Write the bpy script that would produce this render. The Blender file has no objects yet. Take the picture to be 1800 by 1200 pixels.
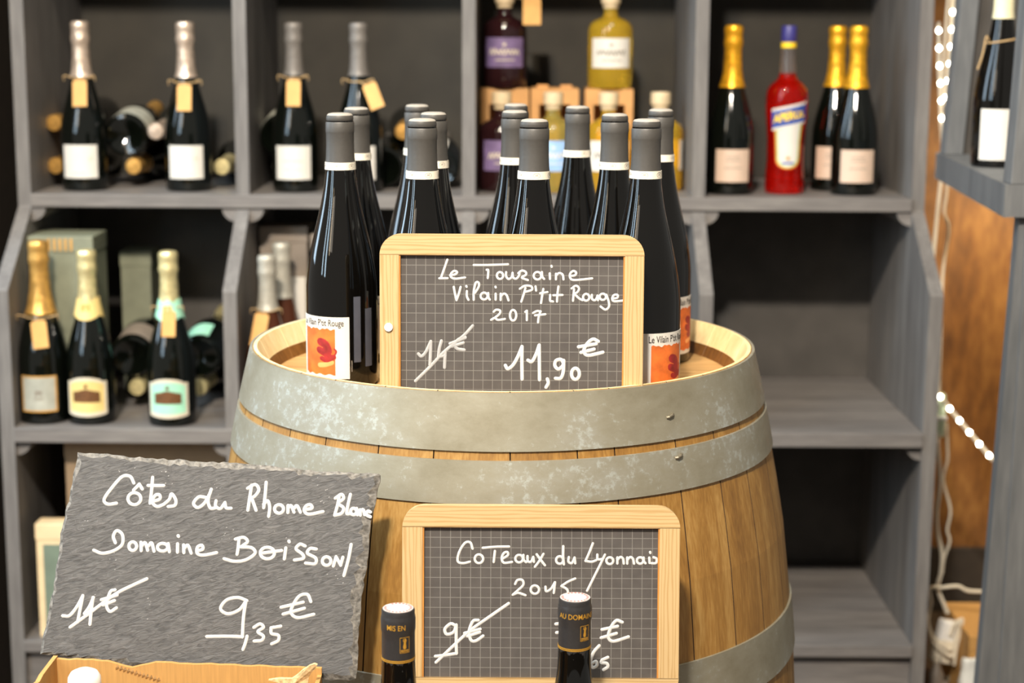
import bpy, bmesh, math, random
from mathutils import Vector, Matrix, noise
from math import sin, cos, pi, radians as R
random.seed(7)
C = bpy.context.scene.collection
SC = bpy.context.scene

# ------------------------------------------------------------------ camera, world, lights, exposure
cam_d = bpy.data.cameras.new('camera'); cam = bpy.data.objects.new('camera', cam_d); C.objects.link(cam)
cam_d.lens = 60.0; cam_d.sensor_width = 36.0; cam_d.sensor_fit = 'HORIZONTAL'; cam_d.clip_start = 0.05
cam.matrix_world = Matrix.Translation((0, 0, 1.30)) @ Matrix.Rotation(R(90-10.3), 4, 'X') @ Matrix.Rotation(R(0.35), 4, 'Z')
cam_d.dof.use_dof = True; cam_d.dof.focus_distance = 1.67; cam_d.dof.aperture_fstop = 5.6
SC.camera = cam

w = bpy.data.worlds.new('world'); SC.world = w; w.use_nodes = True
w.node_tree.nodes['Background'].inputs[0].default_value = (1.0, 0.95, 0.86, 1)
w.node_tree.nodes['Background'].inputs[1].default_value = 0.40

def area(name, loc, target, sx, sy, power, col, shape='RECTANGLE'):
    l = bpy.data.lights.new(name, 'AREA'); l.shape = shape; l.size = sx; l.size_y = sy
    l.energy = power; l.color = col
    o = bpy.data.objects.new(name, l); C.objects.link(o); o.location = loc
    d = Vector(target) - Vector(loc)
    o.rotation_euler = d.to_track_quat('-Z', 'Y').to_euler()
    return o
def spot(name, loc, target, power, col, cone=64, radius=.1):
    l = bpy.data.lights.new(name, 'SPOT'); l.energy = power; l.color = col; l.spot_size = R(cone); l.spot_blend = 1.0; l.shadow_soft_size = radius
    o = bpy.data.objects.new(name, l); C.objects.link(o); o.location = loc
    o.rotation_euler = (Vector(target)-Vector(loc)).to_track_quat('-Z', 'Y').to_euler()
    return o
area('window_light', (-1.75, 0.62, 2.25), (0.0, 1.95, 1.0), 0.16, 2.4, 27, (0.62, 0.83, 1.0))
area('window_light_second_pane', (-1.90, 1.00, 2.25), (0.0, 1.95, 1.0), 0.12, 2.4, 20, (0.62, 0.83, 1.0))
area('warm_streak_light', (-1.50, 0.30, 2.3), (0.0, 1.95, 1.0), 0.05, 1.6, 6, (1.0, 0.78, 0.50))  # added narrow warm strip for thin streaks on the bottles
area('side_window_light', (-1.9, 2.40, 2.2), (0.0, 1.93, 1.0), 0.5, 2.4, 52, (0.62, 0.82, 1.0))
spot('ceiling_spot_cool', (-0.38, -0.60, 3.50), (0.05, 3.1, 0.85), 900, (1.0, 0.93, 0.83))
spot('ceiling_spot_warm', (-0.60, -0.55, 3.50), (0.05, 3.1, 0.85), 350, (1.0, 0.80, 0.55))
area('barrel_fill', (-0.10, 1.75, 2.9), (0.0, 1.95, 0.9), 0.12, 0.12, 21, (1.0, 0.87, 0.66), 'DISK')  # added from above to brighten the inside of the barrel rim
area('front_fill_light', (-2.3, -0.9, 2.6), (0.0, 2.6, 0.8), 0.9, 1.2, 14, (1.0, 0.88, 0.72))  # added front fill, not a source the shop has
area('wall_fill_light', (1.25, 3.30, 1.05), (0.98, 3.75, 0.72), 0.10, 0.10, 6.0, (1.0, 0.80, 0.50), 'DISK')  # added out of view to warm and brighten the wall boards

SC.view_settings.view_transform = 'Standard'; SC.view_settings.look = 'None'
SC.view_settings.exposure = -0.14; SC.view_settings.gamma = 1.0
try: SC.view_settings.use_curve_mapping = False
except Exception: pass

# ------------------------------------------------------------------ materials
def srgb(r, g, b):
    f = lambda c: (c/255/12.92 if c/255 <= .04045 else ((c/255+.055)/1.055)**2.4)
    return (f(r), f(g), f(b), 1)
def newmat(name):
    m = bpy.data.materials.new(name); m.use_nodes = True
    nt = m.node_tree; return m, nt, nt.nodes['Principled BSDF']
def N(nt, typ, **kw):
    n = nt.nodes.new(typ)
    for k, v in kw.items(): setattr(n, k, v)
    return n
def setin(node, **kw):
    for k, v in kw.items():
        k = k.replace('_', ' ')
        if k in node.inputs: node.inputs[k].default_value = v
def plain(name, col, rough=.5, metal=0., spec=.5, var=.08, scale=40., bump=0., stretch=(1, 1, 1), **kw):
    """procedural material: base colour with a noise variation (same hue) and an optional bump"""
    m, nt, p = newmat(name)
    tc = N(nt, 'ShaderNodeTexCoord'); mp = N(nt, 'ShaderNodeMapping'); mp.inputs['Scale'].default_value = stretch
    nz = N(nt, 'ShaderNodeTexNoise'); setin(nz, Scale=scale, Detail=5.)
    nt.links.new(tc.outputs['Object'], mp.inputs[0]); nt.links.new(mp.outputs[0], nz.inputs['Vector'])
    rp = N(nt, 'ShaderNodeValToRGB')
    a = [max(0, c*(1-var*2)) for c in col[:3]]+[1]; b = [min(1, c*(1+var*2)) for c in col[:3]]+[1]
    rp.color_ramp.elements[0].position = .3; rp.color_ramp.elements[1].position = .7
    rp.color_ramp.elements[0].color = a; rp.color_ramp.elements[1].color = b
    nt.links.new(nz.outputs['Fac'], rp.inputs[0]); nt.links.new(rp.outputs[0], p.inputs['Base Color'])
    p.inputs['Roughness'].default_value = rough; p.inputs['Metallic'].default_value = metal
    p.inputs['Specular IOR Level'].default_value = spec
    for k, v in kw.items(): p.inputs[k.replace('_', ' ')].default_value = v
    if bump:
        bp = N(nt, 'ShaderNodeBump'); bp.inputs['Strength'].default_value = bump; bp.inputs['Distance'].default_value = .002
        nt.links.new(nz.outputs['Fac'], bp.inputs['Height']); nt.links.new(bp.outputs[0], p.inputs['Normal'])
    return m
def woodmat(name, dark, mid, light, axis='Z', scale=30., stretch=14., rough=.55, bump=.25, ring=True):
    """wood with grain running along an object axis"""
    m, nt, p = newmat(name)
    tc = N(nt, 'ShaderNodeTexCoord'); mp = N(nt, 'ShaderNodeMapping')
    s = [1, 1, 1]; s['XYZ'.index(axis)] = 1./stretch; mp.inputs['Scale'].default_value = s
    nt.links.new(tc.outputs['Object'], mp.inputs[0])
    n1 = N(nt, 'ShaderNodeTexNoise'); setin(n1, Scale=scale, Detail=6., Distortion=.6)
    n2 = N(nt, 'ShaderNodeTexNoise'); setin(n2, Scale=scale*7, Detail=3.)
    nt.links.new(mp.outputs[0], n1.inputs['Vector']); nt.links.new(mp.outputs[0], n2.inputs['Vector'])
    mx = N(nt, 'ShaderNodeMath', operation='MULTIPLY_ADD'); mx.inputs[1].default_value = .45
    sub = N(nt, 'ShaderNodeMath', operation='MULTIPLY'); sub.inputs[1].default_value = .6
    nt.links.new(n2.outputs['Fac'], mx.inputs[0]); nt.links.new(n1.outputs['Fac'], sub.inputs[0]); nt.links.new(sub.outputs[0], mx.inputs[2])
    at = N(nt, 'ShaderNodeAttribute', attribute_name='tone')
    ad = N(nt, 'ShaderNodeMath', operation='ADD'); nt.links.new(mx.outputs[0], ad.inputs[0]); nt.links.new(at.outputs['Fac'], ad.inputs[1])
    rp = N(nt, 'ShaderNodeValToRGB'); e = rp.color_ramp.elements
    e[0].position = .33; e[0].color = dark; e[1].position = .72; e[1].color = light
    k = e.new(.52); k.color = mid
    nt.links.new(ad.outputs[0], rp.inputs[0]); nt.links.new(rp.outputs[0], p.inputs['Base Color'])
    p.inputs['Roughness'].default_value = rough
    bp = N(nt, 'ShaderNodeBump'); bp.inputs['Strength'].default_value = bump; bp.inputs['Distance'].default_value = .001
    nt.links.new(mx.outputs[0], bp.inputs['Height']); nt.links.new(bp.outputs[0], p.inputs['Normal'])
    return m
def pinemat(name, axis):
    m, nt, p = newmat(name)
    tc = N(nt, 'ShaderNodeTexCoord'); mp = N(nt, 'ShaderNodeMapping')
    s = [1, 1, 1]; s['XYZ'.index(axis)] = .06; mp.inputs['Scale'].default_value = s
    nt.links.new(tc.outputs['Object'], mp.inputs[0])
    wv = N(nt, 'ShaderNodeTexWave', wave_type='BANDS', bands_direction={'X': 'Z', 'Z': 'X'}[axis])
    setin(wv, Scale=85., Distortion=9., Detail=3., Detail_Scale=1.5)
    nt.links.new(mp.outputs[0], wv.inputs['Vector'])
    rp = N(nt, 'ShaderNodeValToRGB'); e = rp.color_ramp.elements
    e[0].position = .0; e[0].color = srgb(178, 144, 94); e[1].position = .5; e[1].color = srgb(194, 164, 118)
    nt.links.new(wv.outputs['Fac'], rp.inputs[0]); nt.links.new(rp.outputs[0], p.inputs['Base Color'])
    p.inputs['Roughness'].default_value = .42
    return m
def slatepanel(name, cell):
    m, nt, p = newmat(name)
    tc = N(nt, 'ShaderNodeTexCoord'); sp = N(nt, 'ShaderNodeSeparateXYZ'); nt.links.new(tc.outputs['Object'], sp.inputs[0])
    outs = []
    for ax in ('X', 'Z'):
        d = N(nt, 'ShaderNodeMath', operation='DIVIDE'); d.inputs[1].default_value = cell; nt.links.new(sp.outputs[ax], d.inputs[0])
        fr = N(nt, 'ShaderNodeMath', operation='FRACT'); nt.links.new(d.outputs[0], fr.inputs[0])
        lt = N(nt, 'ShaderNodeMath', operation='LESS_THAN'); lt.inputs[1].default_value = .06; nt.links.new(fr.outputs[0], lt.inputs[0]); outs.append(lt)
    mxx = N(nt, 'ShaderNodeMath', operation='MAXIMUM'); nt.links.new(outs[0].outputs[0], mxx.inputs[0]); nt.links.new(outs[1].outputs[0], mxx.inputs[1])
    nz = N(nt, 'ShaderNodeTexNoise'); setin(nz, Scale=60., Detail=4.); nt.links.new(tc.outputs['Object'], nz.inputs['Vector'])
    rp = N(nt, 'ShaderNodeValToRGB'); rp.color_ramp.elements[0].position = .3; rp.color_ramp.elements[1].position = .75
    rp.color_ramp.elements[0].color = srgb(76, 71, 68); rp.color_ramp.elements[1].color = srgb(86, 81, 77)
    nt.links.new(nz.outputs['Fac'], rp.inputs[0])
    mx = N(nt, 'ShaderNodeMix', data_type='RGBA'); mx.inputs['B'].default_value = srgb(158, 154, 146)
    fac = N(nt, 'ShaderNodeMath', operation='MULTIPLY'); fac.inputs[1].default_value = .42
    nt.links.new(mxx.outputs[0], fac.inputs[0]); nt.links.new(fac.outputs[0], mx.inputs['Factor'])
    nt.links.new(rp.outputs[0], mx.inputs['A']); nt.links.new(mx.outputs['Result'], p.inputs['Base Color'])
    p.inputs['Roughness'].default_value = .6; p.inputs['Specular IOR Level'].default_value = .3
    return m
def hoopmat():
    m, nt, p = newmat('galvanised_steel')
    tc = N(nt, 'ShaderNodeTexCoord')
    n1 = N(nt, 'ShaderNodeTexNoise'); setin(n1, Scale=7., Detail=9., Roughness=.72)
    n2 = N(nt, 'ShaderNodeTexNoise'); setin(n2, Scale=130., Detail=6., Roughness=.7)
    mp = N(nt, 'ShaderNodeMapping'); mp.inputs['Scale'].default_value = (1, 1, 1.6)
    nt.links.new(tc.outputs['Object'], mp.inputs[0]); nt.links.new(mp.outputs[0], n1.inputs['Vector']); nt.links.new(tc.outputs['Object'], n2.inputs['Vector'])
    rp = N(nt, 'ShaderNodeValToRGB'); e = rp.color_ramp.elements
    e[0].position = .3; e[0].color = srgb(124, 117, 97); e[1].position = .75; e[1].color = srgb(158, 157, 148)
    k = e.new(.5); k.color = srgb(143, 138, 121)
    nt.links.new(n1.outputs['Fac'], rp.inputs[0])
    mul = N(nt, 'ShaderNodeMath', operation='MULTIPLY'); nt.links.new(n1.outputs['Fac'], mul.inputs[0]); nt.links.new(n2.outputs['Fac'], mul.inputs[1])
    r2 = N(nt, 'ShaderNodeValToRGB'); r2.color_ramp.elements[0].position = .29; r2.color_ramp.elements[1].position = .36
    nt.links.new(mul.outputs[0], r2.inputs[0])
    mx = N(nt, 'ShaderNodeMix', data_type='RGBA'); mx.inputs['B'].default_value = srgb(198, 208, 208)
    fc = N(nt, 'ShaderNodeMath', operation='MULTIPLY'); fc.inputs[1].default_value = .30
    nt.links.new(r2.outputs[0], fc.inputs[0]); nt.links.new(fc.outputs[0], mx.inputs['Factor'])
    nt.links.new(rp.outputs[0], mx.inputs['A']); nt.links.new(mx.outputs['Result'], p.inputs['Base Color'])
    p.inputs['Metallic'].default_value = .35; p.inputs['Roughness'].default_value = .48
    bp = N(nt, 'ShaderNodeBump'); bp.inputs['Strength'].default_value = .12; bp.inputs['Distance'].default_value = .001
    nt.links.new(n2.outputs['Fac'], bp.inputs['Height']); nt.links.new(bp.outputs[0], p.inputs['Normal'])
    return m
def slatestone():
    m, nt, p = newmat('natural_slate')
    tc = N(nt, 'ShaderNodeTexCoord'); mp = N(nt, 'ShaderNodeMapping')
    mp.inputs['Scale'].default_value = (52, 52, 190)
    m0 = N(nt, 'ShaderNodeMapping'); m0.inputs['Rotation'].default_value = (0, R(16), 0)
    nt.links.new(tc.outputs['Object'], m0.inputs[0]); nt.links.new(m0.outputs[0], mp.inputs[0])
    n1 = N(nt, 'ShaderNodeTexNoise'); setin(n1, Scale=1.6, Detail=8., Roughness=.62, Distortion=.9); nt.links.new(mp.outputs[0], n1.inputs['Vector'])
    rp = N(nt, 'ShaderNodeValToRGB'); rp.color_ramp.elements[0].position = .3; rp.color_ramp.elements[1].position = .72
    rp.color_ramp.elements[0].color = srgb(64, 63, 63); rp.color_ramp.elements[1].color = srgb(108, 106, 105)
    nt.links.new(n1.outputs['Fac'], rp.inputs[0]); nt.links.new(rp.outputs[0], p.inputs['Base Color'])
    p.inputs['Roughness'].default_value = .62
    bp = N(nt, 'ShaderNodeBump'); bp.inputs['Strength'].default_value = .85; bp.inputs['Distance'].default_value = .0012
    nt.links.new(n1.outputs['Fac'], bp.inputs['Height']); nt.links.new(bp.outputs[0], p.inputs['Normal'])
    return m
def glassmat(name, col, rough=.02, trans=1.0):
    m = plain(name, col, rough=rough, var=.02, scale=8.)
    p = m.node_tree.nodes['Principled BSDF']
    p.inputs['Transmission Weight'].default_value = trans; p.inputs['IOR'].default_value = 1.36
    return m
def emit(name, col, strength):
    m, nt, p = newmat(name)
    p.inputs['Base Color'].default_value = col; p.inputs['Emission Color'].default_value = col
    p.inputs['Emission Strength'].default_value = strength
    return m

M = dict(
    paint=woodmat('grey_painted_wood', srgb(92, 88, 86), srgb(108, 104, 101), srgb(126, 122, 118), 'Z', 22, 10, .6, .35),
    paint_h=woodmat('grey_painted_wood_flat', srgb(94, 90, 87), srgb(110, 105, 102), srgb(130, 125, 120), 'X', 22, 10, .6, .35),
    backing=plain('dark_painted_backing', srgb(72, 68, 64), .7, var=.1, scale=14, bump=.1),
    backing_shade=plain('shade_darkened_backing', srgb(48, 44, 37), .75, var=.1, scale=14),
    cabinet=woodmat('slate_grey_painted_wood', srgb(82, 84, 86), srgb(98, 99, 100), srgb(114, 115, 115), 'Z', 18, 9, .6, .3),
    oak=woodmat('barrel_oak', srgb(122, 85, 36), srgb(147, 107, 49), srgb(172, 134, 74), 'Z', 60, 22, .5, .2),
    oak_cut=woodmat('freshly_cut_oak', srgb(222, 190, 136), srgb(236, 208, 156), srgb(244, 222, 178), 'Z', 26, 8, .5, .2),
    oak_dark=woodmat('wine_stained_oak', srgb(82, 50, 18), srgb(116, 74, 28), srgb(140, 94, 42), 'Z', 26, 8, .5, .2),
    oak_head=woodmat('barrel_head_oak', srgb(150, 112, 64), srgb(182, 142, 90), srgb(206, 168, 112), 'X', 26, 14, .5, .2),
    seam=plain('dark_stave_seam', srgb(48, 30, 14), .8),  # dark tone of the joints between staves
    steel=hoopmat(), rivet=plain('dull_rivet_steel', srgb(120, 112, 96), .5, .6),
    glass=plain('very_dark_wine_glass', (.0026, .0022, .0018, 1), .03, spec=.5, var=.05, scale=5),
    glass_green=plain('dark_green_champagne_glass', (.0022, .003, .002, 1), .05, spec=.55, var=.05, scale=5),
    glass_amber=plain('dark_amber_glass', srgb(70, 34, 14), .06, spec=.55, var=.05, scale=5),
    capsule=plain('matte_grey_capsule', srgb(68, 65, 61), .5, var=.03, scale=300, bump=.08),
    capsule_top_lit=plain('lit_grey_capsule_top', srgb(150, 144, 135), .55, var=.02),
    capsule_black=plain('black_capsule', srgb(44, 42, 42), .42, var=.06, scale=300, bump=.12),
    band=plain('white_neck_band_paper', srgb(232, 224, 206), .6, var=.02),
    ink=plain('dark_ink', srgb(44, 36, 32), .6), ink_soft=plain('soft_grey_ink', srgb(134, 124, 112), .6), ink_pale=plain('pale_tan_ink', srgb(196, 184, 158), .6),
    label=plain('white_label_paper', srgb(216, 211, 202), .55, var=.015), label_cream=plain('cream_label_paper', srgb(214, 202, 180), .55, var=.02),
    label_pink=plain('blush_label_paper', srgb(206, 180, 160), .55, var=.02),
    orange=plain('orange_watercolour', srgb(212, 106, 40), .6, var=.16, scale=70), crimson=plain('dark_red_watercolour', srgb(146, 32, 30), .6, var=.2, scale=90),
    peach=plain('peach_watercolour', srgb(238, 162, 96), .6, var=.08),
    blue_reflection=plain('slate_blue_reflection', srgb(74, 76, 86), .5),
    chalk=plain('white_chalk_marker', srgb(206, 204, 200), .7, var=.03, scale=200), chalk_soft=plain('worn_chalk_marker', srgb(168, 166, 164), .7, var=.05, scale=200),
    panel=slatepanel('ruled_school_slate', .00965), pine_x=pinemat('pine_rail', 'X'), pine_z=pinemat('pine_stile', 'Z'), pine_dark=plain('pine_rebate', srgb(188, 126, 58), .5),
    slate=slatestone(), slate_edge=plain('chipped_slate_edge', srgb(112, 108, 102), .75, var=.3, scale=220, bump=.6),
    card=plain('brown_cardboard', srgb(192, 146, 84), .7, var=.05, scale=60, stretch=(6, 1, .4), bump=.1), card_edge=plain('torn_cardboard_edge', srgb(222, 190, 140), .8, var=.18, scale=300, bump=.4),
    kraft=plain('kraft_carton', srgb(202, 150, 92), .65, var=.04), tag=plain('kraft_tag', srgb(206, 156, 86), .6, var=.04), string=plain('jute_string', srgb(190, 158, 112), .8, var=.1, scale=300),
    foil_gold=plain('yellow_gold_foil', srgb(226, 164, 36), .38, .55, var=.14, scale=90, bump=.5),
    foil_pale=plain('pale_gold_foil', srgb(232, 216, 160), .34, .6, var=.1, scale=90, bump=.5),
    foil_copper=plain('copper_gold_foil', srgb(206, 158, 84), .36, .6, var=.12, scale=90, bump=.5),
    foil_rose=plain('rose_silver_foil', srgb(206, 184, 164), .34, .6, var=.14, scale=90, bump=.5),
    foil_grey=plain('grey_foil', srgb(112, 106, 100), .5, .2, var=.06, scale=120, bump=.2),
    foil_tin=plain('dull_tin_capsule', srgb(176, 170, 156), .45, .3, var=.06, scale=120, bump=.2),
    cream_wax=plain('cream_capsule', srgb(226, 216, 178), .5, var=.02),
    white_cap=plain('white_plastic_cap', srgb(244, 242, 238), .4, var=.01),
    purple=plain('purple_label_paper', srgb(114, 95, 134), .55, var=.12, scale=50), bluelab=plain('sky_blue_label_paper', srgb(150, 186, 232), .55, var=.08, scale=50),
    liquor_yellow=glassmat('yellow_liqueur', srgb(246, 206, 66), .06, .75), liquor_gold=glassmat('pale_gold_liqueur', srgb(206, 186, 96), .06, .7),
    liquor_dark=plain('dark_plum_liqueur', srgb(36, 16, 18), .06, spec=.55),
    aperitif=glassmat('red_orange_aperitif', srgb(232, 26, 12), .04, .82), clear=glassmat('clear_glass', srgb(200, 190, 186), .04, .9),
    cork=plain('pale_wood_stopper', srgb(208, 186, 150), .6), navy=plain('navy_screw_cap', srgb(54, 50, 116), .45), navy_lab=plain('royal_blue_label', srgb(44, 76, 158), .5), yellow=plain('signal_yellow_print', srgb(248, 204, 40), .5),
    green=plain('pale_green_print', srgb(160, 200, 110), .5), lab_orange=plain('orange_print', srgb(238, 120, 40), .5),
    mint=plain('mint_label_paper', srgb(164, 222, 192), .5, var=.03), gold_lab=plain('straw_gold_label_paper', srgb(228, 200, 128), .5, var=.04), brown_print=plain('brown_engraving', srgb(104, 66, 32), .6, var=.3, scale=300),
    silver_lab=plain('silver_grey_label', srgb(170, 170, 158), .5, var=.08), gold_edge=plain('gold_label_border', srgb(212, 158, 78), .45, .2),
    box_green=plain('grey_green_gift_box', srgb(124, 126, 106), .55, var=.05), box_grey=plain('grey_brown_gift_box', srgb(136, 124, 112), .6, var=.05), box_brown=plain('dull_brown_carton', srgb(142, 120, 94), .7, var=.04),
    box_cream=plain('cream_carton', srgb(228, 202, 160), .65, var=.03), box_teal=plain('grey_teal_print', srgb(112, 126, 110), .6, var=.05),
    stamp_paper=plain('pinkish_stamp_paper', srgb(206, 190, 182), .6, var=.03),
    pink_stamp=plain('pink_ink', srgb(190, 84, 88), .6), gold_print=plain('gold_foil_print', srgb(206, 154, 56), .4, .3),
    wall_wood=woodmat('brown_stained_wall_board', srgb(84, 50, 20), srgb(132, 86, 38), srgb(172, 122, 62), 'Z', 8, 3, .55, .25),
    wall_dark=plain('dark_brown_plaster', srgb(52, 42, 32), .8), floor=woodmat('dark_floor_boards', srgb(58, 44, 32), srgb(76, 60, 44), srgb(92, 74, 56), 'Y', 12, 9, .55, .2),
    white_plastic=plain('white_cable_plastic', srgb(226, 216, 196), .45, var=.02), bag=plain('white_plastic_film', srgb(224, 226, 222), .4, var=.05, bump=.4),
    led=emit('warm_white_led', (1, .93, .78, 1), 26.), socket=plain('pale_socket_plastic', srgb(210, 222, 190), .45),
    dark_plug=plain('grey_plug_plastic', srgb(120, 108, 96), .5), raw=woodmat('raw_table_wood', srgb(120, 92, 60), srgb(150, 118, 80), srgb(172, 140, 100), 'X', 16, 9, .6, .2),
)

# ------------------------------------------------------------------ object helpers
def link_mesh(name, verts, faces, mat, parent=None, smooth=False, mats=None, midx=None, tone=None):
    me = bpy.data.meshes.new(name); me.from_pydata([tuple(v) for v in verts], [], faces)
    for m in (mats or [mat]): me.materials.append(m)
    if midx:
        for p, i in zip(me.polygons, midx): p.material_index = i
    bm = bmesh.new(); bm.from_mesh(me); bmesh.ops.recalc_face_normals(bm, faces=bm.faces)
    bm.to_mesh(me); bm.free()
    if smooth:
        me.polygons.foreach_set('use_smooth', [True]*len(me.polygons))
        try: me.set_sharp_from_angle(angle=R(38))
        except Exception: pass
    if tone is not None:
        at = me.attributes.new('tone', 'FLOAT', 'FACE'); at.data.foreach_set('value', tone)
    o = bpy.data.objects.new(name, me); C.objects.link(o)
    if parent: o.parent = parent
    return o
def tag(o, label=None, cat=None, group=None, kind=None):
    if label: o['label'] = label
    if cat: o['category'] = cat
    if group: o['group'] = group
    if kind: o['kind'] = kind
    return o
def thing(name, loc, label, cat, group=None, rz=0.):
    o = bpy.data.objects.new(name, None); C.objects.link(o); o.location = loc; o.rotation_euler = (0, 0, rz)
    o.empty_display_size = .02
    return tag(o, label, cat, group)
def dup(o, parent=None):
    c = o.copy(); C.objects.link(c); c.parent = parent
    for ch in list(o.children): dup(ch, c)
    return c
class MB:
    def __init__(s): s.v = []; s.f = []; s.mi = []
    def add(s, v, f, mi=0):
        b = len(s.v); s.v += [Vector(q) for q in v]; s.f += [[i+b for i in q] for q in f]; s.mi += [mi]*len(f)
    def box(s, a, b, mi=0, bev=0.):
        x0, y0, z0 = a; x1, y1, z1 = b
        if not bev:
            v = [(x0,y0,z0),(x1,y0,z0),(x1,y1,z0),(x0,y1,z0),(x0,y0,z1),(x1,y0,z1),(x1,y1,z1),(x0,y1,z1)]
            s.add(v, [(0,3,2,1),(4,5,6,7),(0,1,5,4),(1,2,6,5),(2,3,7,6),(3,0,4,7)], mi)
        else:
            bm = bmesh.new(); bmesh.ops.create_cube(bm, size=1)
            for q in bm.verts: q.co = Vector(((x0+x1)/2+q.co.x*(x1-x0), (y0+y1)/2+q.co.y*(y1-y0), (z0+z1)/2+q.co.z*(z1-z0)))
            bmesh.ops.bevel(bm, geom=bm.edges[:], offset=bev, segments=2, affect='EDGES', profile=.6)
            bm.verts.index_update(); s.add([q.co.copy() for q in bm.verts], [[q.index for q in f.verts] for f in bm.faces], mi); bm.free()
    def lathe(s, prof, n=40, mi=0, wob=0., a0=0, seed=0, axis=None):
        """surface of revolution about z; profile (r, z); r == 0 closes the end"""
        v = []; f = []; rows = []
        for r, z in prof:
            if r < 1e-6: rows.append([len(v)]); v.append((0, 0, z))
            else:
                row = []
                for i in range(n):
                    a = a0+2*pi*i/n; rr = r
                    if wob: rr = r*(1+wob*noise.noise(Vector((cos(a)*4+seed, sin(a)*4, z*160))))
                    row.append(len(v)); v.append((rr*cos(a), rr*sin(a), z))
                rows.append(row)
        for A, B in zip(rows, rows[1:]):
            if len(A) == 1 and len(B) == 1: continue
            for i in range(n):
                j = (i+1) % n
                if len(A) == 1: f.append((A[0], B[j], B[i]))
                elif len(B) == 1: f.append((A[i], A[j], B[0]))
                else: f.append((A[i], A[j], B[j], B[i]))
        s.add(v, f, mi)
    def tube(s, pts, r, n=8, mi=0, caps=True):
        pts = [Vector(p) for p in pts]; v = []; f = []; up = Vector((.13, .31, .94))
        for i, p in enumerate(pts):
            t = (pts[min(i+1, len(pts)-1)]-pts[max(i-1, 0)]).normalized()
            a = t.cross(up)
            if a.length < 1e-4: a = t.cross(Vector((1, 0, 0)))
            a.normalize(); b = a.cross(t)
            for k in range(n): v.append(p+r*(cos(2*pi*k/n)*a+sin(2*pi*k/n)*b))
        for i in range(len(pts)-1):
            for k in range(n): f.append((i*n+k, i*n+(k+1) % n, (i+1)*n+(k+1) % n, (i+1)*n+k))
        if caps: f.append(tuple(range(n))[::-1]); f.append(tuple(range((len(pts)-1)*n, len(pts)*n)))
        s.add(v, f, mi)
    def prism(s, poly, fn0, fn1, mi=0, side=None):
        """polygon (2-D list) swept from fn0(p) to fn1(p)"""
        n = len(poly); v = [fn0(p) for p in poly]+[fn1(p) for p in poly]
        s.add(v, [tuple(range(n))[::-1], tuple(range(n, 2*n))], mi)
        s.add(v, [(i, (i+1) % n, n+(i+1) % n, n+i) for i in range(n)], mi if side is None else side)
    def patch(s, r, z0, z1, a0, a1, th=.0004, n=20, mi=0, top=None, bot=None, rf=None):
        """thin curved sheet wrapped round a bottle (angle 0 faces -y, positive to +x)"""
        v = []; f = []
        for i in range(n+1):
            t = i/n; a = a0+(a1-a0)*t; zt = z1 if top is None else top(t); zb = z0 if bot is None else bot(t)
            for zz in (zb, zt):
                for rr in (0, th):
                    q = (rf(zz) if rf else r)+rr
                    v.append((q*sin(a), -q*cos(a), zz))
        for i in range(n):
            b = i*4; c = b+4
            f += [(b+1, c+1, c+3, b+3), (b, b+2, c+2, c), (b+2, b+3, c+3, c+2), (b, c, c+1, b+1)]
        f += [(0, 1, 3, 2), (n*4, n*4+2, n*4+3, n*4+1)]
        s.add(v, f, mi)
    def build(s, name, mat, parent=None, smooth=False, tone=None):
        if isinstance(mat, (list, tuple)): return link_mesh(name, s.v, s.f, None, parent, smooth, mats=list(mat), midx=s.mi, tone=tone)
        return link_mesh(name, s.v, s.f, mat, parent, smooth, tone=tone)
def cat_rom(pts, k=6):
    pts = [Vector(p) for p in pts]
    if len(pts) < 3: return [pts[0].lerp(pts[-1], i/3) for i in range(4)]
    P = [pts[0]*2-pts[1]]+pts+[pts[-1]*2-pts[-2]]; out = []
    for i in range(1, len(P)-2):
        p0, p1, p2, p3 = P[i-1:i+3]
        for j in range(k):
            t = j/k
            out.append(.5*((2*p1)+(-p0+p2)*t+(2*p0-5*p1+4*p2-p3)*t*t+(-p0+3*p1-3*p2+p3)*t**3))
    out.append(pts[-1]); return out
def stroke(mb, pts, wid, h, xf, mi=0, k=6):
    """a raised marker line: pts are 2-D, xf maps (x, y, height) to 3-D"""
    p = cat_rom([(q[0], q[1], 0) for q in pts], k)
    q = [p[0]]
    for c in p[1:]:
        if (c-q[-1]).length > wid*.12: q.append(c)
    if len(q) < 2: q.append(q[0]+Vector((wid*.2, 0, 0)))
    rows = []
    t0 = (q[1]-q[0]).normalized(); t1 = (q[-1]-q[-2]).normalized()
    seq = [(q[0]-t0*wid*.5*sin(a), t0, cos(a)) for a in (1.45, .9, .45)]
    for i, c in enumerate(q):
        t = q[min(i+1, len(q)-1)]-q[max(i-1, 0)]
        seq.append((c, t.normalized() if t.length > 1e-9 else t0, 1.))
    seq += [(q[-1]+t1*wid*.5*sin(a), t1, cos(a)) for a in (.45, .9, 1.45)]
    v = []; f = []
    for c, t, s in seq:
        nrm = Vector((-t.y, t.x, 0))
        for o_, hh in ((-1, 0), (-.7, .75), (0, 1), (.7, .75), (1, 0)):
            b = c+nrm*(o_*wid*.5*s); v.append(xf(b.x, b.y, h*hh))
    for i in range(len(seq)-1):
        for j in range(4): f.append((i*5+j, i*5+j+1, i*5+6+j, i*5+5+j))
        f.append((i*5+4, i*5, i*5+5, i*5+9))
    mb.add(v, f, mi)
def ell(cx, cy, rx, ry, a0=60, sweep=370, n=14):
    return [(cx+rx*cos(R(a0+sweep*i/n)), cy-ry*sin(R(a0+sweep*i/n))) for i in range(n+1)]
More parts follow.
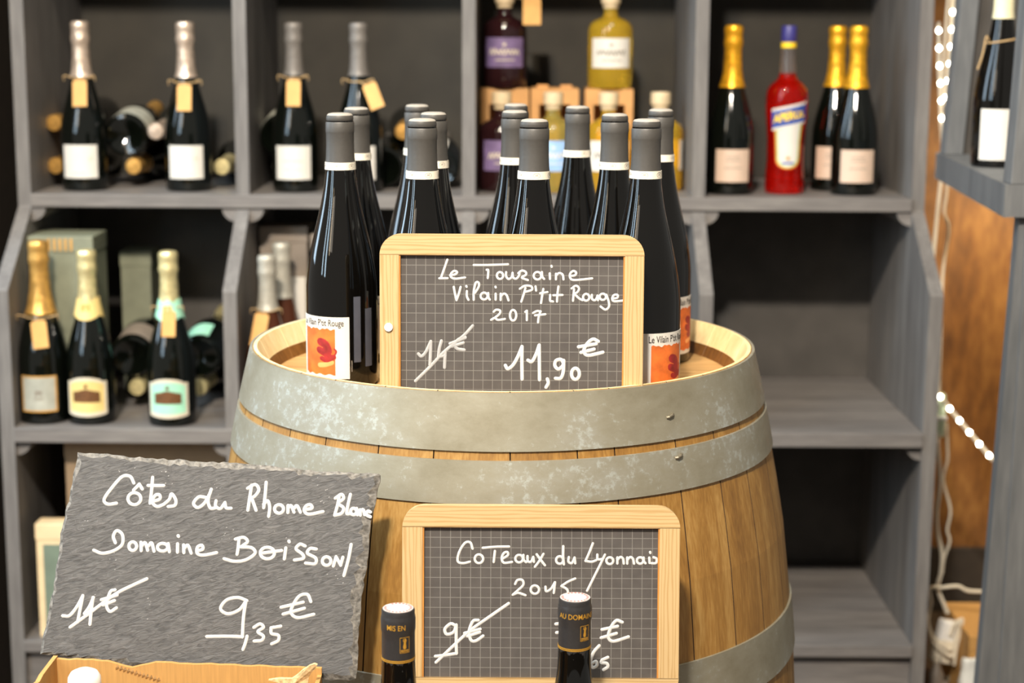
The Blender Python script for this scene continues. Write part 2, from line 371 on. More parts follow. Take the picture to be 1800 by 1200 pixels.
def text_geo(body, size, shear=0., bold=0.):
    cu = bpy.data.curves.new('text', 'FONT'); cu.body = body; cu.size = size; cu.align_x = 'CENTER'; cu.align_y = 'CENTER'
    cu.shear = shear; cu.offset = bold; cu.resolution_u = 3
    o = bpy.data.objects.new('text', cu); C.objects.link(o)
    bpy.context.view_layer.update()
    me = o.evaluated_get(bpy.context.evaluated_depsgraph_get()).to_mesh()
    v = [q.co.copy() for q in me.vertices]; f = [list(p.vertices) for p in me.polygons]
    bpy.data.objects.remove(o); bpy.data.curves.remove(cu)
    return v, f
def text_on_cyl(mb, body, size, r, zc, ac=0., mi=0, squash=1., tilt=0., **kw):
    v, f = text_geo(body, size, **kw)
    vv = []
    for q in v:
        x = q.x*squash; a = ac+x/r
        vv.append((r*sin(a), -r*cos(a), zc+q.y+tilt*x))
    mb.add(vv, f, mi)

# ------------------------------------------------------------------ the setting
def struct(name, mb, mat, smooth=False):
    return tag(mb.build(name, mat, None, smooth), kind='structure')
b = MB(); b.box((-2.2, -1.2, -.05), (2.2, 3.9, 0)); struct('floor', b, M['floor'])
b = MB(); b.box((-2.2, 3.75, 0), (2.2, 3.9, 2.6)); struct('wall_back', b, M['wall_wood'])
b = MB(); b.box((-2.2, 3.735, 0), (2.2, 3.75, .15), bev=.003); struct('baseboard_back', b, M['wall_dark'])
b = MB(); b.box((-1.06, 2.98, 0), (-.98, 3.735, 2.6)); struct('wall_left', b, M['wall_dark'])

# ------------------------------------------------------------------ the grey shelving unit
ZU, ZL, ZB = 1.005, .608, .216
unit = thing('shelving_unit', (0, 0, 0), 'large grey painted wooden shelving unit with open bays behind the barrel', 'shelving unit')
prof = [(3.54, 0), (2.93, 0), (2.93, .853), (3.1, .981), (3.1, 1.95), (3.54, 1.95)]
def upright(name, xc, th=.024):
    m = MB(); m.prism(prof, lambda p: (xc-th/2, p[0], p[1]), lambda p: (xc+th/2, p[0], p[1]))
    o = m.build(name, M['paint'], unit)
    md = o.modifiers.new('bevel', 'BEVEL'); md.width = .002; md.segments = 2; md.limit_method = 'ANGLE'
    return o
DX = [-.888, -.491, -.0805, .337, .737]
upright('side_panel', DX[0]); upright('side_panel', DX[4])
for x in DX[1:4]: upright('divider', x)
for z, y0, y1, th in ((ZU, 3.092, 3.52, .024), (ZL, 2.925, 3.42, .026), (ZB, 2.925, 3.42, .022), (1.585, 3.092, 3.52, .024), (1.95, 3.08, 3.54, .03)):
    m = MB(); m.box((DX[0]+.012, y0, z-th), (DX[4]-.012, y1, z), bev=.002); m.build('shelf', M['paint_h'], unit)
m = MB(); m.box((DX[0], 3.42, 0), (DX[4], 3.432, .98)); m.build('back_panel', M['backing'], unit)
m = MB(); m.box((DX[0], 3.52, .98), (DX[4], 3.532, 1.95)); m.build('back_panel', M['backing_shade'], unit)  # upper backing coloured darker, shade of the bays put into the colour
m = MB(); m.box((DX[0]+.012, 2.945, 0), (DX[4]-.012, 2.965, .194)); m.build('plinth', M['paint_h'], unit)
def cleat(xc, side, z, y0, y1, r=.026):
    m = MB(); pts = [(0, 0)]+[(side*r*cos(a), -r*sin(a)) for a in [i*pi/2/8 for i in range(9)]]
    m.prism(pts, lambda p: (xc+p[0], y0, z+p[1]), lambda p: (xc+p[0], y1, z+p[1])); m.build('cleat', M['paint_h'], unit)
for z, th, y0, y1 in ((ZU, .024, 3.098, 3.5), (ZL, .026, 2.94, 3.4)):
    for i, x in enumerate(DX):
        if i > 0: cleat(x-.012, -1, z-th, y0, y1)
        if i < 4: cleat(x+.012, 1, z-th, y0, y1)

# ------------------------------------------------------------------ the barrel
BX, BY, ZR, ZH = -.011, 1.93, .95, .914
barrel = thing('wine_barrel', (BX, BY, 0), 'large upright oak wine barrel with galvanised hoops in the centre', 'barrel')
KP = [(0, .287), (.1, .312), (.25, .336), (.40, .346), (.475, .348), (.555, .3455), (.62, .3405), (.70, .332), (.76, .3245), (.843, .3085), (.893, .298), (.95, .2845)]
def br(z):
    for (z0, r0), (z1, r1) in zip(KP, KP[1:]):
        if z <= z1:
            i = KP.index((z0, r0)); t = (z-z0)/(z1-z0)
            m0 = (r1-KP[i-1][1])/(z1-KP[i-1][0]) if i > 0 else (r1-r0)/(z1-z0)
            m1 = (KP[i+2][1]-r0)/(KP[i+2][0]-z0) if i+2 < len(KP) else (r1-r0)/(z1-z0)
            h = z1-z0
            return (2*t**3-3*t*t+1)*r0+(t**3-2*t*t+t)*h*m0+(-2*t**3+3*t*t)*r1+(t**3-t*t)*h*m1
    return KP[-1][1]
edges = [-90, -80, -70, -58, -47, -36.5, -24, -12.7, 1.9, 14.8, 22.4, 36.5, 47.7, 58, 70, 81]
a = 92.
while a < 262: edges.append(a); a += random.uniform(9.5, 13.5)
edges = [R(e) for e in edges]
angs = []; stv = []
g = .0022
for i, e in enumerate(edges):
    e2 = edges[i+1] if i+1 < len(edges) else edges[0]+2*pi
    angs += [(e, -1, i), (e+g, 0, i)]; stv.append(random.uniform(-.06, .06))
    for k in range(1, 4): angs.append((e+g+(e2-e-2*g)*k/4, 0, i))
    angs.append((e2-g, 0, i))
zs = [0, .05, .1, .15, .2, .25, .3, .35, .4, .45, .5, .55, .6, .65, .7, .75, .8, .85, .9, .93, .948, .95]
m = MB(); n = len(angs); v = []; f = []; tone = []
def ring(r, z, groove=.003):
    for a, s, i in angs:
        rr = r-groove if s < 0 else r
        v.append((rr*sin(a), -rr*cos(a), z))
for z in zs: ring(br(z)-(.0015 if z == .95 else 0), z)
for k in range(len(zs)-1):
    for j in range(n):
        j2 = (j+1) % n; f.append((k*n+j, k*n+j2, (k+1)*n+j2, (k+1)*n+j)); tone.append(stv[angs[j][2]] if angs[j][1] == 0 or True else 0)
seamidx = [1 if (angs[j][1] < 0 or angs[(j+1) % n][1] < 0) else 0 for k in range(len(zs)-1) for j in range(n)]
nz_ = len(zs)
ring(.279, .95, -.0004); ring(.268, .927, -.0006)
for k in (nz_-1, nz_):
    for j in range(n):
        j2 = (j+1) % n; f.append((k*n+j, k*n+j2, (k+1)*n+j2, (k+1)*n+j)); tone.append(stv[angs[j][2]]); seamidx.append(2)
k = nz_+1
ring(.260, ZH-.004, -.0006)
for j in range(n):
    j2 = (j+1) % n; f.append((k*n+j, k*n+j2, (k+1)*n+j2, (k+1)*n+j)); tone.append(stv[angs[j][2]]); seamidx.append(3)
link_mesh('staves', v, f, None, barrel, False, mats=[M['oak'], M['seam'], M['oak_cut'], M['oak_dark']], midx=seamidx, tone=tone)
m = MB()
for i in range(6):                                                  # the head: six boards
    x0 = -.262+i*.0873; x1 = x0+.0866; pts = []
    for k in range(9): x = x0+(x1-x0)*k/8; pts.append((x, -math.sqrt(max(0, .2625**2-x*x))))
    for k in range(9): x = x1-(x1-x0)*k/8; pts.append((x, math.sqrt(max(0, .2625**2-x*x))))
    q = []
    for p in pts:
        if not q or (abs(p[0]-q[-1][0])+abs(p[1]-q[-1][1])) > 1e-5: q.append(p)
    if abs(q[0][0]-q[-1][0])+abs(q[0][1]-q[-1][1]) < 1e-5: q.pop()
    m.prism(q, lambda p: (p[1], p[0], ZH-.02), lambda p: (p[1], p[0], ZH))
m.build('barrel_head', M['oak_head'], barrel)
def hoop(z0, z1, rivets):
    m = MB(); pr = []
    for k in range(7): z = z0+(z1-z0)*k/6; pr.append((br(z)+.0024, z))
    inner = [(br(z)-.0005, z) for _, z in reversed(pr)]
    m.lathe(pr+inner+[pr[0]], n=120)
    o = m.build('hoop', M['steel'], barrel, True)
    for a, dz in rivets:
        z = z0+(z1-z0)*dz; r = br(z)+.0022; q = MB()
        p = Vector((r*sin(a), -r*cos(a), z)); t = Vector((cos(a), sin(a), .35)); nn = Vector((sin(a), -cos(a), 0))
        q.tube([p-t*.004, p+nn*.0016-t*.002, p+nn*.0016+t*.002, p+t*.004], .0018, 8); q.build('rivet', M['rivet'], o)
hoop(.8935, .9495, [(R(35.6), .42)]); hoop(.8425, .8845, [(R(36.5), .80)])
hoop(.612, .668, [(R(-66), .5)]); hoop(.28, .335, []); hoop(.07, .115, []); hoop(.004, .05, [])

# ------------------------------------------------------------------ bottles
def interp(prof):
    p = sorted((z, r) for r, z in prof)
    def fn(z):
        for (z0, r0), (z1, r1) in zip(p, p[1:]):
            if z0 <= z <= z1: return r0+(r1-r0)*(z-z0)/(z1-z0) if z1 > z0 else r0
        return p[-1][1]
    return fn
def smooth_prof(pts, k=4): return [(max(0, q.x), q.y) for q in cat_rom([(r, z, 0) for r, z in pts], k)]
BURG = [(0, .004), (.02, .002), (.034, 0), (.0378, .0015), (.0392, .005), (.0395, .03), (.0395, .08), (.0393, .105)] + smooth_prof([(.0392, .11), (.0376, .126), (.0342, .147), (.0294, .168), (.0240, .19), (.0198, .21), (.0168, .23), (.0156, .245)], 4) + [(.0148, .27), (.0148, .29), (0, .29)]
CHAMP = [(0, .004), (.02, .002), (.036, 0), (.0410, .002), (.0424, .007), (.0425, .05), (.0424, .10)] + smooth_prof([(.0424, .105), (.0408, .122), (.0360, .145), (.0290, .170), (.0220, .195), (.0172, .218), (.0150, .24)], 4) + [(.0140, .27), (.0150, .285), (.0150, .298), (0, .298)]
BORD = [(0, .004), (.02, .002), (.033, 0), (.0372, .002), (.0382, .006), (.0382, .05), (.0382, .155)] + smooth_prof([(.0382, .16), (.0366, .175), (.0300, .191), (.0220, .204), (.0175, .218), (.0156, .234), (.0150, .25)], 4) + [(.0143, .27), (.0143, .294), (0, .294)]

def squiggle(x0, x1, y, amp, n):
    return [(x0+(x1-x0)*i/(n*2), y+(amp if i % 2 else -amp)*random.uniform(.5, 1.)) for i in range(n*2+1)]
def cylxf(r, ac=0.):
    return lambda x, y, h: ((r+h)*sin(ac+x/r), -(r+h)*cos(ac+x/r), y)

# the twelve display bottles: one of each part, then copies
HB = .298
def proto_burgundy():
    root = thing('wine_bottle', (0, 0, 0), 'x', 'bottle')
    m = MB(); m.lathe(BURG, 56); m.build('glass_body', M['glass'], root, True)
    m = MB(); m.lathe([(.0161, .2452), (.0156, .25), (.01515, .262), (.0151, .276), (.0154, .2772), (.0155, .2785), (.0155, .2872), (.0148, .2885), (.0143, .2895), (.0147, .291), (.0147, .2935), (.0140, .2955)], 48, 0)
    m.lathe([(.0140, .2955), (.0125, .2972), (.009, .298), (0, .298)], 48, 1)  # top coloured lighter, light from above put into the colour
    m.build('capsule', [M['capsule'], M['capsule_top_lit']], root, True)
    m = MB(); rf = interp(BURG)
    m.lathe([(rf(.2372)+.0004, .2372), (rf(.2372)+.0009, .2372), (.01665, .2452), (.0161, .2452)], 48)
    bd = m.build('neck_band', M['band'], root, True)
    m = MB()
    for k in range(6):
        ac = k*2*pi/6-.15; xf = cylxf(.01685, ac)
        stroke(m, ell(0, .2412, .0036, .0026, 0, 375, 18), .00035, .0002, xf, 0, 3)
        stroke(m, [(-.0016, .2400), (-.0008, .2422), (0, .2405), (.0006, .2425), (.0016, .2402)], .0004, .0002, xf, 0, 4)
    m.build('emblem', M['ink_soft'], bd)
    return root
def front_label(root, ac):
    r = .0396; hw = .85
    m = MB(); m.patch(r, .012, .080, ac-hw, ac+hw, n=28); lb = m.build('label', M['label'], root)
    m = MB()
    tp = lambda t: .0668+.0007*sin(t*19)+.0006*sin(t*41); bt = lambda t: .0165+.0008*sin(t*23+1)
    m.patch(r+.0003, 0, 0, ac-.62, ac+.46, n=36, top=tp, bot=bt, th=.0002); m.build('orange_panel', M['orange'], lb)
    xf = cylxf(r+.0004, ac+.15); m = MB()                           # loose painted blot, no figure
    for q, wd in (([(-.004, .052), (.001, .050), (.004, .044)], .012), ([(-.006, .043), (.001, .040), (.006, .036)], .010), ([(-.003, .034), (.004, .032), (.010, .036)], .007), ([(.010, .036), (.0135, .042), (.0115, .045)], .0022)):
        stroke(m, q, wd, .0002, xf)
    m.build('painted_blot', M['crimson'], lb)
    m = MB(); stroke(m, [(-.006, .0265), (.001, .0275), (.008, .0300)], .0065, .0002, xf); m.build('painted_oval', M['peach'], lb)
    m = MB(); text_on_cyl(m, "Le Vilain P'tit Rouge", .0102, r+.0006, .0733, ac, squash=.68, bold=.00010)
    m.build('label_lettering', M['ink'], lb)
    m = MB(); stroke(m, squiggle(-.0, .012, 0, .0003, 10), .0006, .0001, lambda x, y, h: xf(.0305+y, .020+x, h)); m.build('label_small_print', M['ink_soft'], lb)
    return lb
pb = proto_burgundy()
spots = [  # x, y, turn of the label (or None), label text
    (-.188, 1.862, -.56, 'dark wine bottle nearest the left barrel rim, white and orange front label in full view'),
    (-.183, 2.005, 1.38, 'dark wine bottle directly behind the leftmost one, its label turned to the right'),
    (-.117, 2.090, 2.6, 'rear dark wine bottle, farthest back of the trio left of the small blackboard sign'),
    (-.088, 1.893, .9, 'dark wine bottle half hidden right behind the front left middle bottle above the sign'),
    (-.093, 1.753, .25, 'front dark wine bottle above the left half of the blackboard sign'),
    (.003, 2.128, 2.0, 'rearmost dark wine bottle of the middle cluster, only its cap top showing'),
    (.0015, 1.950, 3.0, 'dark wine bottle second in the middle cluster, standing behind the frontmost one'),
    (.0215, 1.757, .0, 'frontmost dark wine bottle above the middle of the blackboard sign'),
    (.0775, 2.075, 1.2, 'rear dark wine bottle standing alone right of the middle cluster'),
    (.1115, 1.888, -.4, 'dark wine bottle between the lone rear one and the one with label beside the frame'),
    (.1375, 1.772, .78, 'front right dark wine bottle, white and orange label beside the sign frame'),
    (.1725, 2.010, 1.02, 'dark wine bottle at the far right, behind, showing an orange label sliver by the rim'),
]
for i, (x, y, ac, lab) in enumerate(spots):
    o = pb if i == 0 else dup(pb)
    o.location = (x, y, ZH); o.rotation_euler = (0, 0, random.uniform(-.6, .6) if i not in (0, 1, 10, 11) else 0)
    tag(o, lab, 'bottle', 'wine bottles displayed on the barrel head')
wine = sorted([o for o in C.objects if o.name.startswith('wine_bottle')], key=lambda o: o.name)
for o, s in zip(wine, spots): front_label(o, s[2]-o.rotation_euler.z*0)
m = MB()
for a0, a1, z0, z1 in ((.42, .62, .030, .102), (.78, 1.02, .024, .088)): m.patch(.0396, z0, z1, a0, a1, n=6)
m.build('label_reflection', M['blue_reflection'], wine[0])  # two grey strips paint the neighbouring label's reflection on the glass

# ------------------------------------------------------------------ small blackboard signs
SW, SH, ST = .265, .186, .011
def chalk_sign(loc, lean, rz, label, ur):
    root = thing('blackboard_sign', loc, label, 'sign', None, rz); root.rotation_euler = (-lean, 0, rz)
    hw = SW/2; cr = .021; rw = .0200; sw_ = .0195
    def rail(z0, z1, top):
        m = MB(); pts = [(-hw, z0), (hw, z0)] if top else []
        if top:
            pts += [(hw-cr+cr*cos(a), z1-cr+cr*sin(a)) for a in [i*pi/2/8 for i in range(9)]]
            pts += [(-hw+cr-cr*sin(a), z1-cr+cr*cos(a)) for a in [i*pi/2/8 for i in range(9)]]
        else:
            pts += [(-hw+cr-cr*cos(a), z0+cr-cr*sin(a)) for a in [i*pi/2/8 for i in range(9)]]
            pts += [(hw-cr+cr*sin(a), z0+cr-cr*cos(a)) for a in [i*pi/2/8 for i in range(9)]]
            pts += [(hw, z1), (-hw, z1)]
        q = []
        for p in pts:
            if not q or abs(p[0]-q[-1][0])+abs(p[1]-q[-1][1]) > 1e-6: q.append(p)
        m.prism(q, lambda p: (p[0], -ST/2, p[1]), lambda p: (p[0], ST/2, p[1]))
        o = m.build('frame_rail', M['pine_x'], root); md = o.modifiers.new('bevel', 'BEVEL'); md.width = .0012; md.segments = 2; md.limit_method = 'ANGLE'
    rail(SH-rw, SH, True); rail(0, rw, False)
    for s in (-1, 1):
        m = MB(); x0, x1 = sorted((s*hw, s*(hw-sw_)))
        m.box((x0, -ST/2, rw), (x1, ST/2, SH-rw), bev=.0008); m.build('frame_stile', M['pine_z'], root)
    m = MB(); m.box((-hw+sw_, -.0012, rw), (hw-sw_, .0012, SH-rw)); m.build('slate_panel', M['panel'], root)
    m = MB(); e = .0014
    for a0, a1 in (((-hw+sw_, -ST/2+.0008, rw), (-hw+sw_+e, -.001, SH-rw)), ((hw-sw_-e, -ST/2+.0008, rw), (hw-sw_, -.001, SH-rw)), ((-hw+sw_, -ST/2+.0008, SH-rw-e), (hw-sw_, -.001, SH-rw))): m.box(a0, a1)
    m.build('frame_rebate', M['pine_dark'], root)
    def write(name, lab, strokes, wid, soft=False):
        m = MB()
        for s in strokes: stroke(m, [ur(*p) for p in s], wid, .0004, lambda x, y, h: (x, -.0012-h, y))
        o = m.build(name, M['chalk_soft' if soft else 'chalk'], root, True); o['label'] = lab
    return root, write
U1 = 6354.
root1, write = chalk_sign((-.0005, 1.6875, ZH+.0004), R(4.2), 0, 'wood framed blackboard sign standing on the barrel, priced 11,90', lambda x, y: ((x-898.5)/U1, SH-(y-45)/U1))
W1 = .0023
write('chalk_lettering', 'chalk words Le Touraine', [
    [(487,208),(470,258),(446,326)], [(436,328),(488,327)], [(505,308),(538,302),(549,288),(532,280),(512,296),(510,318),(538,330),(600,322)],
    [(655,242),(760,241),(873,236)], [(738,272),(748,275),(745,324)], ell(823,308,20,22), [(862,286),(862,312),(878,330),(898,316),(903,290)], [(903,290),(906,318),(925,328),(944,308),(948,284)],
    [(940,292),(962,276),(986,284),(988,302),(962,320),(1000,336)], ell(1062,308,24,24), [(1090,284),(1092,312),(1104,328)], [(1140,292),(1142,328)], [(1150,244),(1152,250)],
    [(1180,294),(1180,330)], [(1180,306),(1200,290),(1222,300),(1228,330)], [(1268,308),(1300,304),(1308,286),(1290,276),(1270,294),(1272,322),(1300,334),(1410,323)]], W1)
write('chalk_lettering', 'chalk words Vilain P tit Rouge', [
    [(528,382),(536,425),(546,466)], [(546,466),(560,428),(572,382)], [(612,408),(612,442),(622,464)], [(608,376),(610,381)], [(656,464),(656,410),(668,356),(686,354),(688,378),(668,414),(656,424)],
    ell(722,440,22,22), [(748,420),(750,448),(758,462)], [(796,424),(796,462)], [(794,379),(796,384)], [(828,424),(828,464)], [(828,442),(848,424),(866,434),(878,466)],
    [(986,386),(974,430),(960,474)], [(950,392),(984,372),(1022,376),(1026,398),(984,412)], [(1050,376),(1054,402)],
    [(1100,392),(1092,440),(1086,482)], [(1080,420),(1126,412)], [(1144,430),(1144,466),(1162,472)], [(1196,376),(1190,430),(1188,472)], [(1164,432),(1222,430)],
    [(1296,392),(1290,466)], [(1280,388),(1308,370),(1328,388),(1316,412),(1294,422)], [(1300,424),(1328,450),(1350,462)], ell(1374,444,20,22), [(1410,428),(1412,454),(1432,462),(1446,436)], [(1446,432),(1450,462)],
    ell(1480,440,20,20), [(1502,426),(1518,470),(1520,502),(1498,522),(1466,502)], [(1540,452),(1572,446),(1574,428),(1552,428),(1540,450),(1552,468),(1606,464)]], W1)
write('chalk_lettering', 'chalk year 2017', [
    [(784,540),(800,527),(824,532),(822,552),(794,576),(768,592)], [(768,592),(790,580),(812,592),(855,586)], ell(908,562,20,34), [(986,540),(996,532)], [(996,532),(996,592)], [(1036,546),(1060,534),(1084,536)], [(1084,536),(1072,570),(1068,606)], [(1048,562),(1114,554)]], W1)
write('chalk_lettering', 'crossed out chalk price 14 euro', [
    [(302,812),(322,828),(350,800),(382,732)], [(382,732),(380,800),(376,884)], [(450,728),(436,780),(430,832)], [(430,832),(474,822)], [(474,800),(470,900)],
    [(602,704),(566,714),(538,742),(548,776),(596,786)], [(505,746),(602,708)], [(516,764),(590,740)], [(284,988),(380,892),(460,806),(540,736),(596,690),(650,630)]], .0031, True)
write('chalk_lettering', 'chalk price 11,90 euro', [
    [(860,884),(876,906),(910,880),(940,826),(966,762)], [(966,762),(966,860),(968,972)], [(1004,850),(1030,858),(1056,812),(1076,752)], [(1076,752),(1078,860),(1080,976)], [(1130,970),(1136,996),(1122,1024)],
    [(1232,866),(1216,844),(1184,852),(1178,884),(1200,906),(1228,884),(1234,850)], [(1234,850),(1232,920),(1216,964),(1182,966)], ell(1310,936,25,36),
    [(1454,726),(1420,712),(1382,742),(1362,790),(1392,816),(1484,796)], [(1328,762),(1440,742)], [(1344,798),(1428,776)]], .0034)
m = MB(); m.lathe([(0, 0), (.0036, 0), (.0042, .001), (.0042, .003), (0, .004)], 20)
o = m.build('cord_plug', M['white_cap'], root1, True); o.rotation_euler = (R(90), 0, 0); o.location = (-.1235, -ST/2+.0008, .0925); o['label'] = 'white plug in the frame hole'

U2 = 5514.
root2, write = chalk_sign((.029, 1.552, .6705), R(7.5), 0, 'wood framed blackboard sign leaning on the barrel front, priced 9 euro', lambda x, y: ((x-905.)/U2, SH-(y-124)/U2))
W2 = .0024
write('chalk_lettering', 'chalk words Coteaux du Lyonnais', [
    [(544,356),(532,324),(504,326),(474,374),(466,422),(492,434),(530,426)], ell(578,410,22,23), [(598,352),(660,346),(736,344)], [(662,368),(656,426)], [(704,408),(730,390),(728,374),(710,378),(698,406),(710,430),(752,426)],
    ell(790,408,20,20), [(812,388),(814,414),(826,426)], [(834,394),(836,420),(852,424),(864,400)], [(864,398),(868,424)], [(882,384),(904,414),(926,442)], [(918,382),(896,420),(874,450)],
    ell(1004,414,19,20), [(1022,340),(1022,396),(1026,436)], [(1052,398),(1050,422),(1068,430),(1082,402)], [(1082,400),(1086,430)], [(1178,324),(1160,372),(1140,418)], [(1140,418),(1172,422),(1196,414)],
    [(1202,384),(1204,408),(1224,408)], [(1242,384),(1216,440),(1180,514),(1150,576)], ell(1268,416,18,18), [(1308,398),(1308,430)], [(1308,412),(1324,396),(1338,406),(1342,430)], [(1360,398),(1360,430)], [(1360,412),(1376,396),(1390,406),(1396,430)],
    ell(1428,414,17,17), [(1446,398),(1448,418),(1456,428)], [(1476,398),(1478,426)], [(1480,368),(1481,373)], [(1498,396),(1514,404),(1512,426),(1488,428)]], W2)
write('chalk_lettering', 'chalk year 2015', [
    [(770,542),(782,522),(808,522),(812,548),(782,578),(758,600)], [(758,600),(786,590),(824,602)], ell(874,572,22,22), [(930,556),(934,580),(958,568),(980,532)], [(980,532),(974,588)], [(1086,512),(1050,528),(1014,552)], [(1014,552),(1044,570),(1046,596),(1020,606)]], W2)
write('chalk_lettering', 'crossed out chalk price 9 euro', [
    [(456,766),(430,756),(400,784),(410,812),(446,800),(460,762)], [(460,762),(460,850),(462,914)], [(462,914),(400,924),(350,930)], [(354,962),(430,888),(530,794),(620,728),(736,646)],
    [(576,736),(548,742),(528,796),(538,842),(564,846),(602,820)], [(504,806),(586,784)], [(520,822),(584,800)]], .003)
write('chalk_lettering', 'chalk price ending in 65 euro', [
    [(1336,742),(1304,734),(1274,776),(1264,824),(1292,844),(1370,820)], [(1230,782),(1312,764)], [(1226,826),(1306,802)], [(1216,868),(1186,904),(1172,952),(1182,984),(1204,974),(1200,952),(1178,962)],
    [(1262,930),(1232,944)], [(1232,944),(1228,958),(1256,962),(1262,980),(1240,996)], [(986,754),(1040,748),(1098,742)], [(1098,742),(1070,830),(1044,926)], [(990,800),(1084,794)]], .0031)

# ------------------------------------------------------------------ natural slate board
US = 4908.
slate = thing('slate_board', (-.288, 1.567, .796), 'rough edged natural slate board lettered in white, leaning left of the barrel', 'sign'); slate.rotation_euler = (R(-13), 0, 0)
us = lambda x, y: ((x-980.)/US, -(y-640.)/US)
key = [(352,115),(700,140),(1067,160),(1300,180),(1533,198),(1768,207),(1778,215),(1760,330),(1733,470),(1720,620),(1695,780),(1684,960),(1680,1110),(1673,1162),(1640,1172),(1525,1166),(1500,1142),(1067,1142),(800,1128),(600,1112),(400,1080),(195,1058),(200,1010),(232,850),(258,700),(286,470),(322,290)]
out = []
for i, p in enumerate(key):
    q = key[(i+1) % len(key)]; L = math.hypot(q[0]-p[0], q[1]-p[1]); k = max(1, int(L/26))
    for j in range(k):
        t = j/k; jx = 5 if j else 0
        out.append((p[0]+(q[0]-p[0])*t+random.uniform(-jx, jx), p[1]+(q[1]-p[1])*t+random.uniform(-jx, jx)))
m = MB(); cxs, cys = 980, 640; nn = len(out)
fr = []; fr2 = []; bk = []
for x, y in out:
    d = math.hypot(x-cxs, y-cys); s = random.uniform(20, 58) if x > 1660 else random.uniform(12, 55) if y > 1040 else random.uniform(14, 34) if y < 230 else random.uniform(8, 20); s2 = s+12
    X, Z = us(x, y); fr.append((X, -.0005+random.uniform(-.0004, .0004), Z))
    ix, iy = x-(x-cxs)/d*s, y-(y-cys)/d*s
    X2, Z2 = us(ix, iy); fr2.append((X2, -.0030, Z2)); bk.append((X, .0035, Z))
m.add(fr2, [tuple(range(nn))], 0)
m.add(fr2+fr, [(i, (i+1) % nn, nn+(i+1) % nn, nn+i) for i in range(nn)], 1)
m.add(fr+bk, [(i, (i+1) % nn, nn+(i+1) % nn, nn+i) for i in range(nn)], 1)
m.add(bk, [tuple(range(nn))[::-1]], 0)
ob = m.build('stone_slab', [M['slate'], M['slate_edge']], slate)
def swrite(lab, strokes, wid):
    m = MB()
    for s in strokes: stroke(m, [us(*p) for p in s], wid, .0005, lambda x, y, h: (x, -.0029-h, y))
    o = m.build('chalk_lettering', M['chalk'], slate, True); o['label'] = lab
A6 = lambda L: [(x+933.4, y) for x, y in L]
WS = .0034
swrite('white words Cotes du Rhone Blanc', [
    [(622,256),(604,226),(566,228),(516,284),(484,334),(500,356),(542,352)], ell(626,330,30,28), [(622,290),(648,262)], [(648,262),(662,284)], [(710,230),(706,290),(700,350)], [(690,268),(762,268)],
    [(712,342),(744,332),(744,312),(724,314),(710,344),(732,366),(764,356)], [(764,356),(790,332),(800,306),(820,334),(816,360),(786,366)],
    [(960,322),(928,320),(904,350),(924,370),(954,350),(976,312)], [(986,284),(972,336),(984,372),(1010,370)], A6([(76,338),(74,362),(96,374),(118,346)]), A6([(118,346),(124,370),(146,372)]),
    A6([(242,264),(234,320),(226,380)]), A6([(224,278),(258,260),(276,284),(258,314),(238,324)]), A6([(244,326),(264,380)]), A6([(310,250),(306,310),(300,368)]), A6([(300,352),(318,336),(328,366),(324,408)]),
    A6(ell(372,374,21,20)), A6([(414,358),(414,390)]), A6([(414,372),(428,358),(442,388)]), A6([(442,372),(456,358),(472,388)]), A6([(494,376),(526,370),(520,354),(500,358),(490,380),(512,398),(578,385)]),
    A6([(654,310),(646,355),(634,398)]), A6([(636,322),(664,304),(674,324),(648,346),(674,366),(666,392),(634,402)]), A6([(706,304),(696,350),(690,392),(704,394)]), A6(ell(722,384,14,15)), A6([(736,370),(740,398)]), A6([(752,376),(754,400)]), A6([(752,386),(766,374),(774,398)]), A6([(800,386),(788,382),(782,398),(800,408)])], WS)
swrite('white words Domaine Boisson', [
    [(540,536),(530,506),(546,480),(572,498),(572,544),(532,574),(480,586),(440,572)], ell(622,552,18,20), [(660,534),(662,572)], [(664,550),(680,535),(692,570)], [(694,552),(710,536),(722,574)], ell(762,556,24,18), [(788,540),(794,576)],
    [(832,540),(832,578)], [(834,502),(836,506)], [(860,545),(862,580)], [(862,562),(880,546),(896,582)], [(924,572),(950,564),(946,546),(926,554),(924,582),(952,592),(1015,580)],
    A6([(186,518),(182,560),(178,586)]), A6([(170,516),(208,508),(226,528),(196,552)]), A6([(196,552),(246,556),(262,582),(220,612),(168,620),(118,608)]), A6(ell(320,580,33,27)), A6([(300,580),(386,568)]), A6([(406,556),(400,606)]), A6([(420,524),(422,528)]),
    A6([(496,546),(472,538),(454,560),(484,584),(488,604),(448,612)]), A6([(548,560),(520,558),(508,580),(546,602),(544,628),(500,626)]), A6(ell(598,616,20,20)), A6([(630,638),(642,596)]), A6([(642,596),(664,634)]), A6([(664,634),(674,598)]), A6([(712,538),(700,606),(680,682)])], WS)
swrite('crossed out white price', [
    [(300,878),(332,876),(366,834),(392,784)], [(392,784),(380,850),(370,906)], [(442,792),(424,834),(402,866)], [(402,866),(436,852)], [(440,792),(432,860),(428,916)], [(336,930),(420,868),(540,778),(620,736),(690,704)],
    [(542,756),(520,766),(504,826),(520,856),(550,840)], [(480,802),(552,780)], [(488,826),(540,806)]], WS)
swrite('white price 9,35 euro', [
    A6([(226,802),(184,788),(132,800),(104,840),(138,864),(190,846),(222,806)]), A6([(222,806),(212,880),(208,970)]), A6([(208,970),(130,968),(42,970)]), A6([(230,968),(222,1000),(212,1028)]), A6([(262,926),(290,910),(306,926),(280,946),(306,966),(298,986),(264,990)]),
    A6([(386,920),(342,928)]), A6([(342,928),(344,954),(376,962),(376,986),(346,1002)]), A6([(526,804),(510,772),(474,778),(446,816),(434,856),(466,880),(540,864)]), A6([(388,832),(490,808)]), A6([(398,864),(496,836)])], WS)
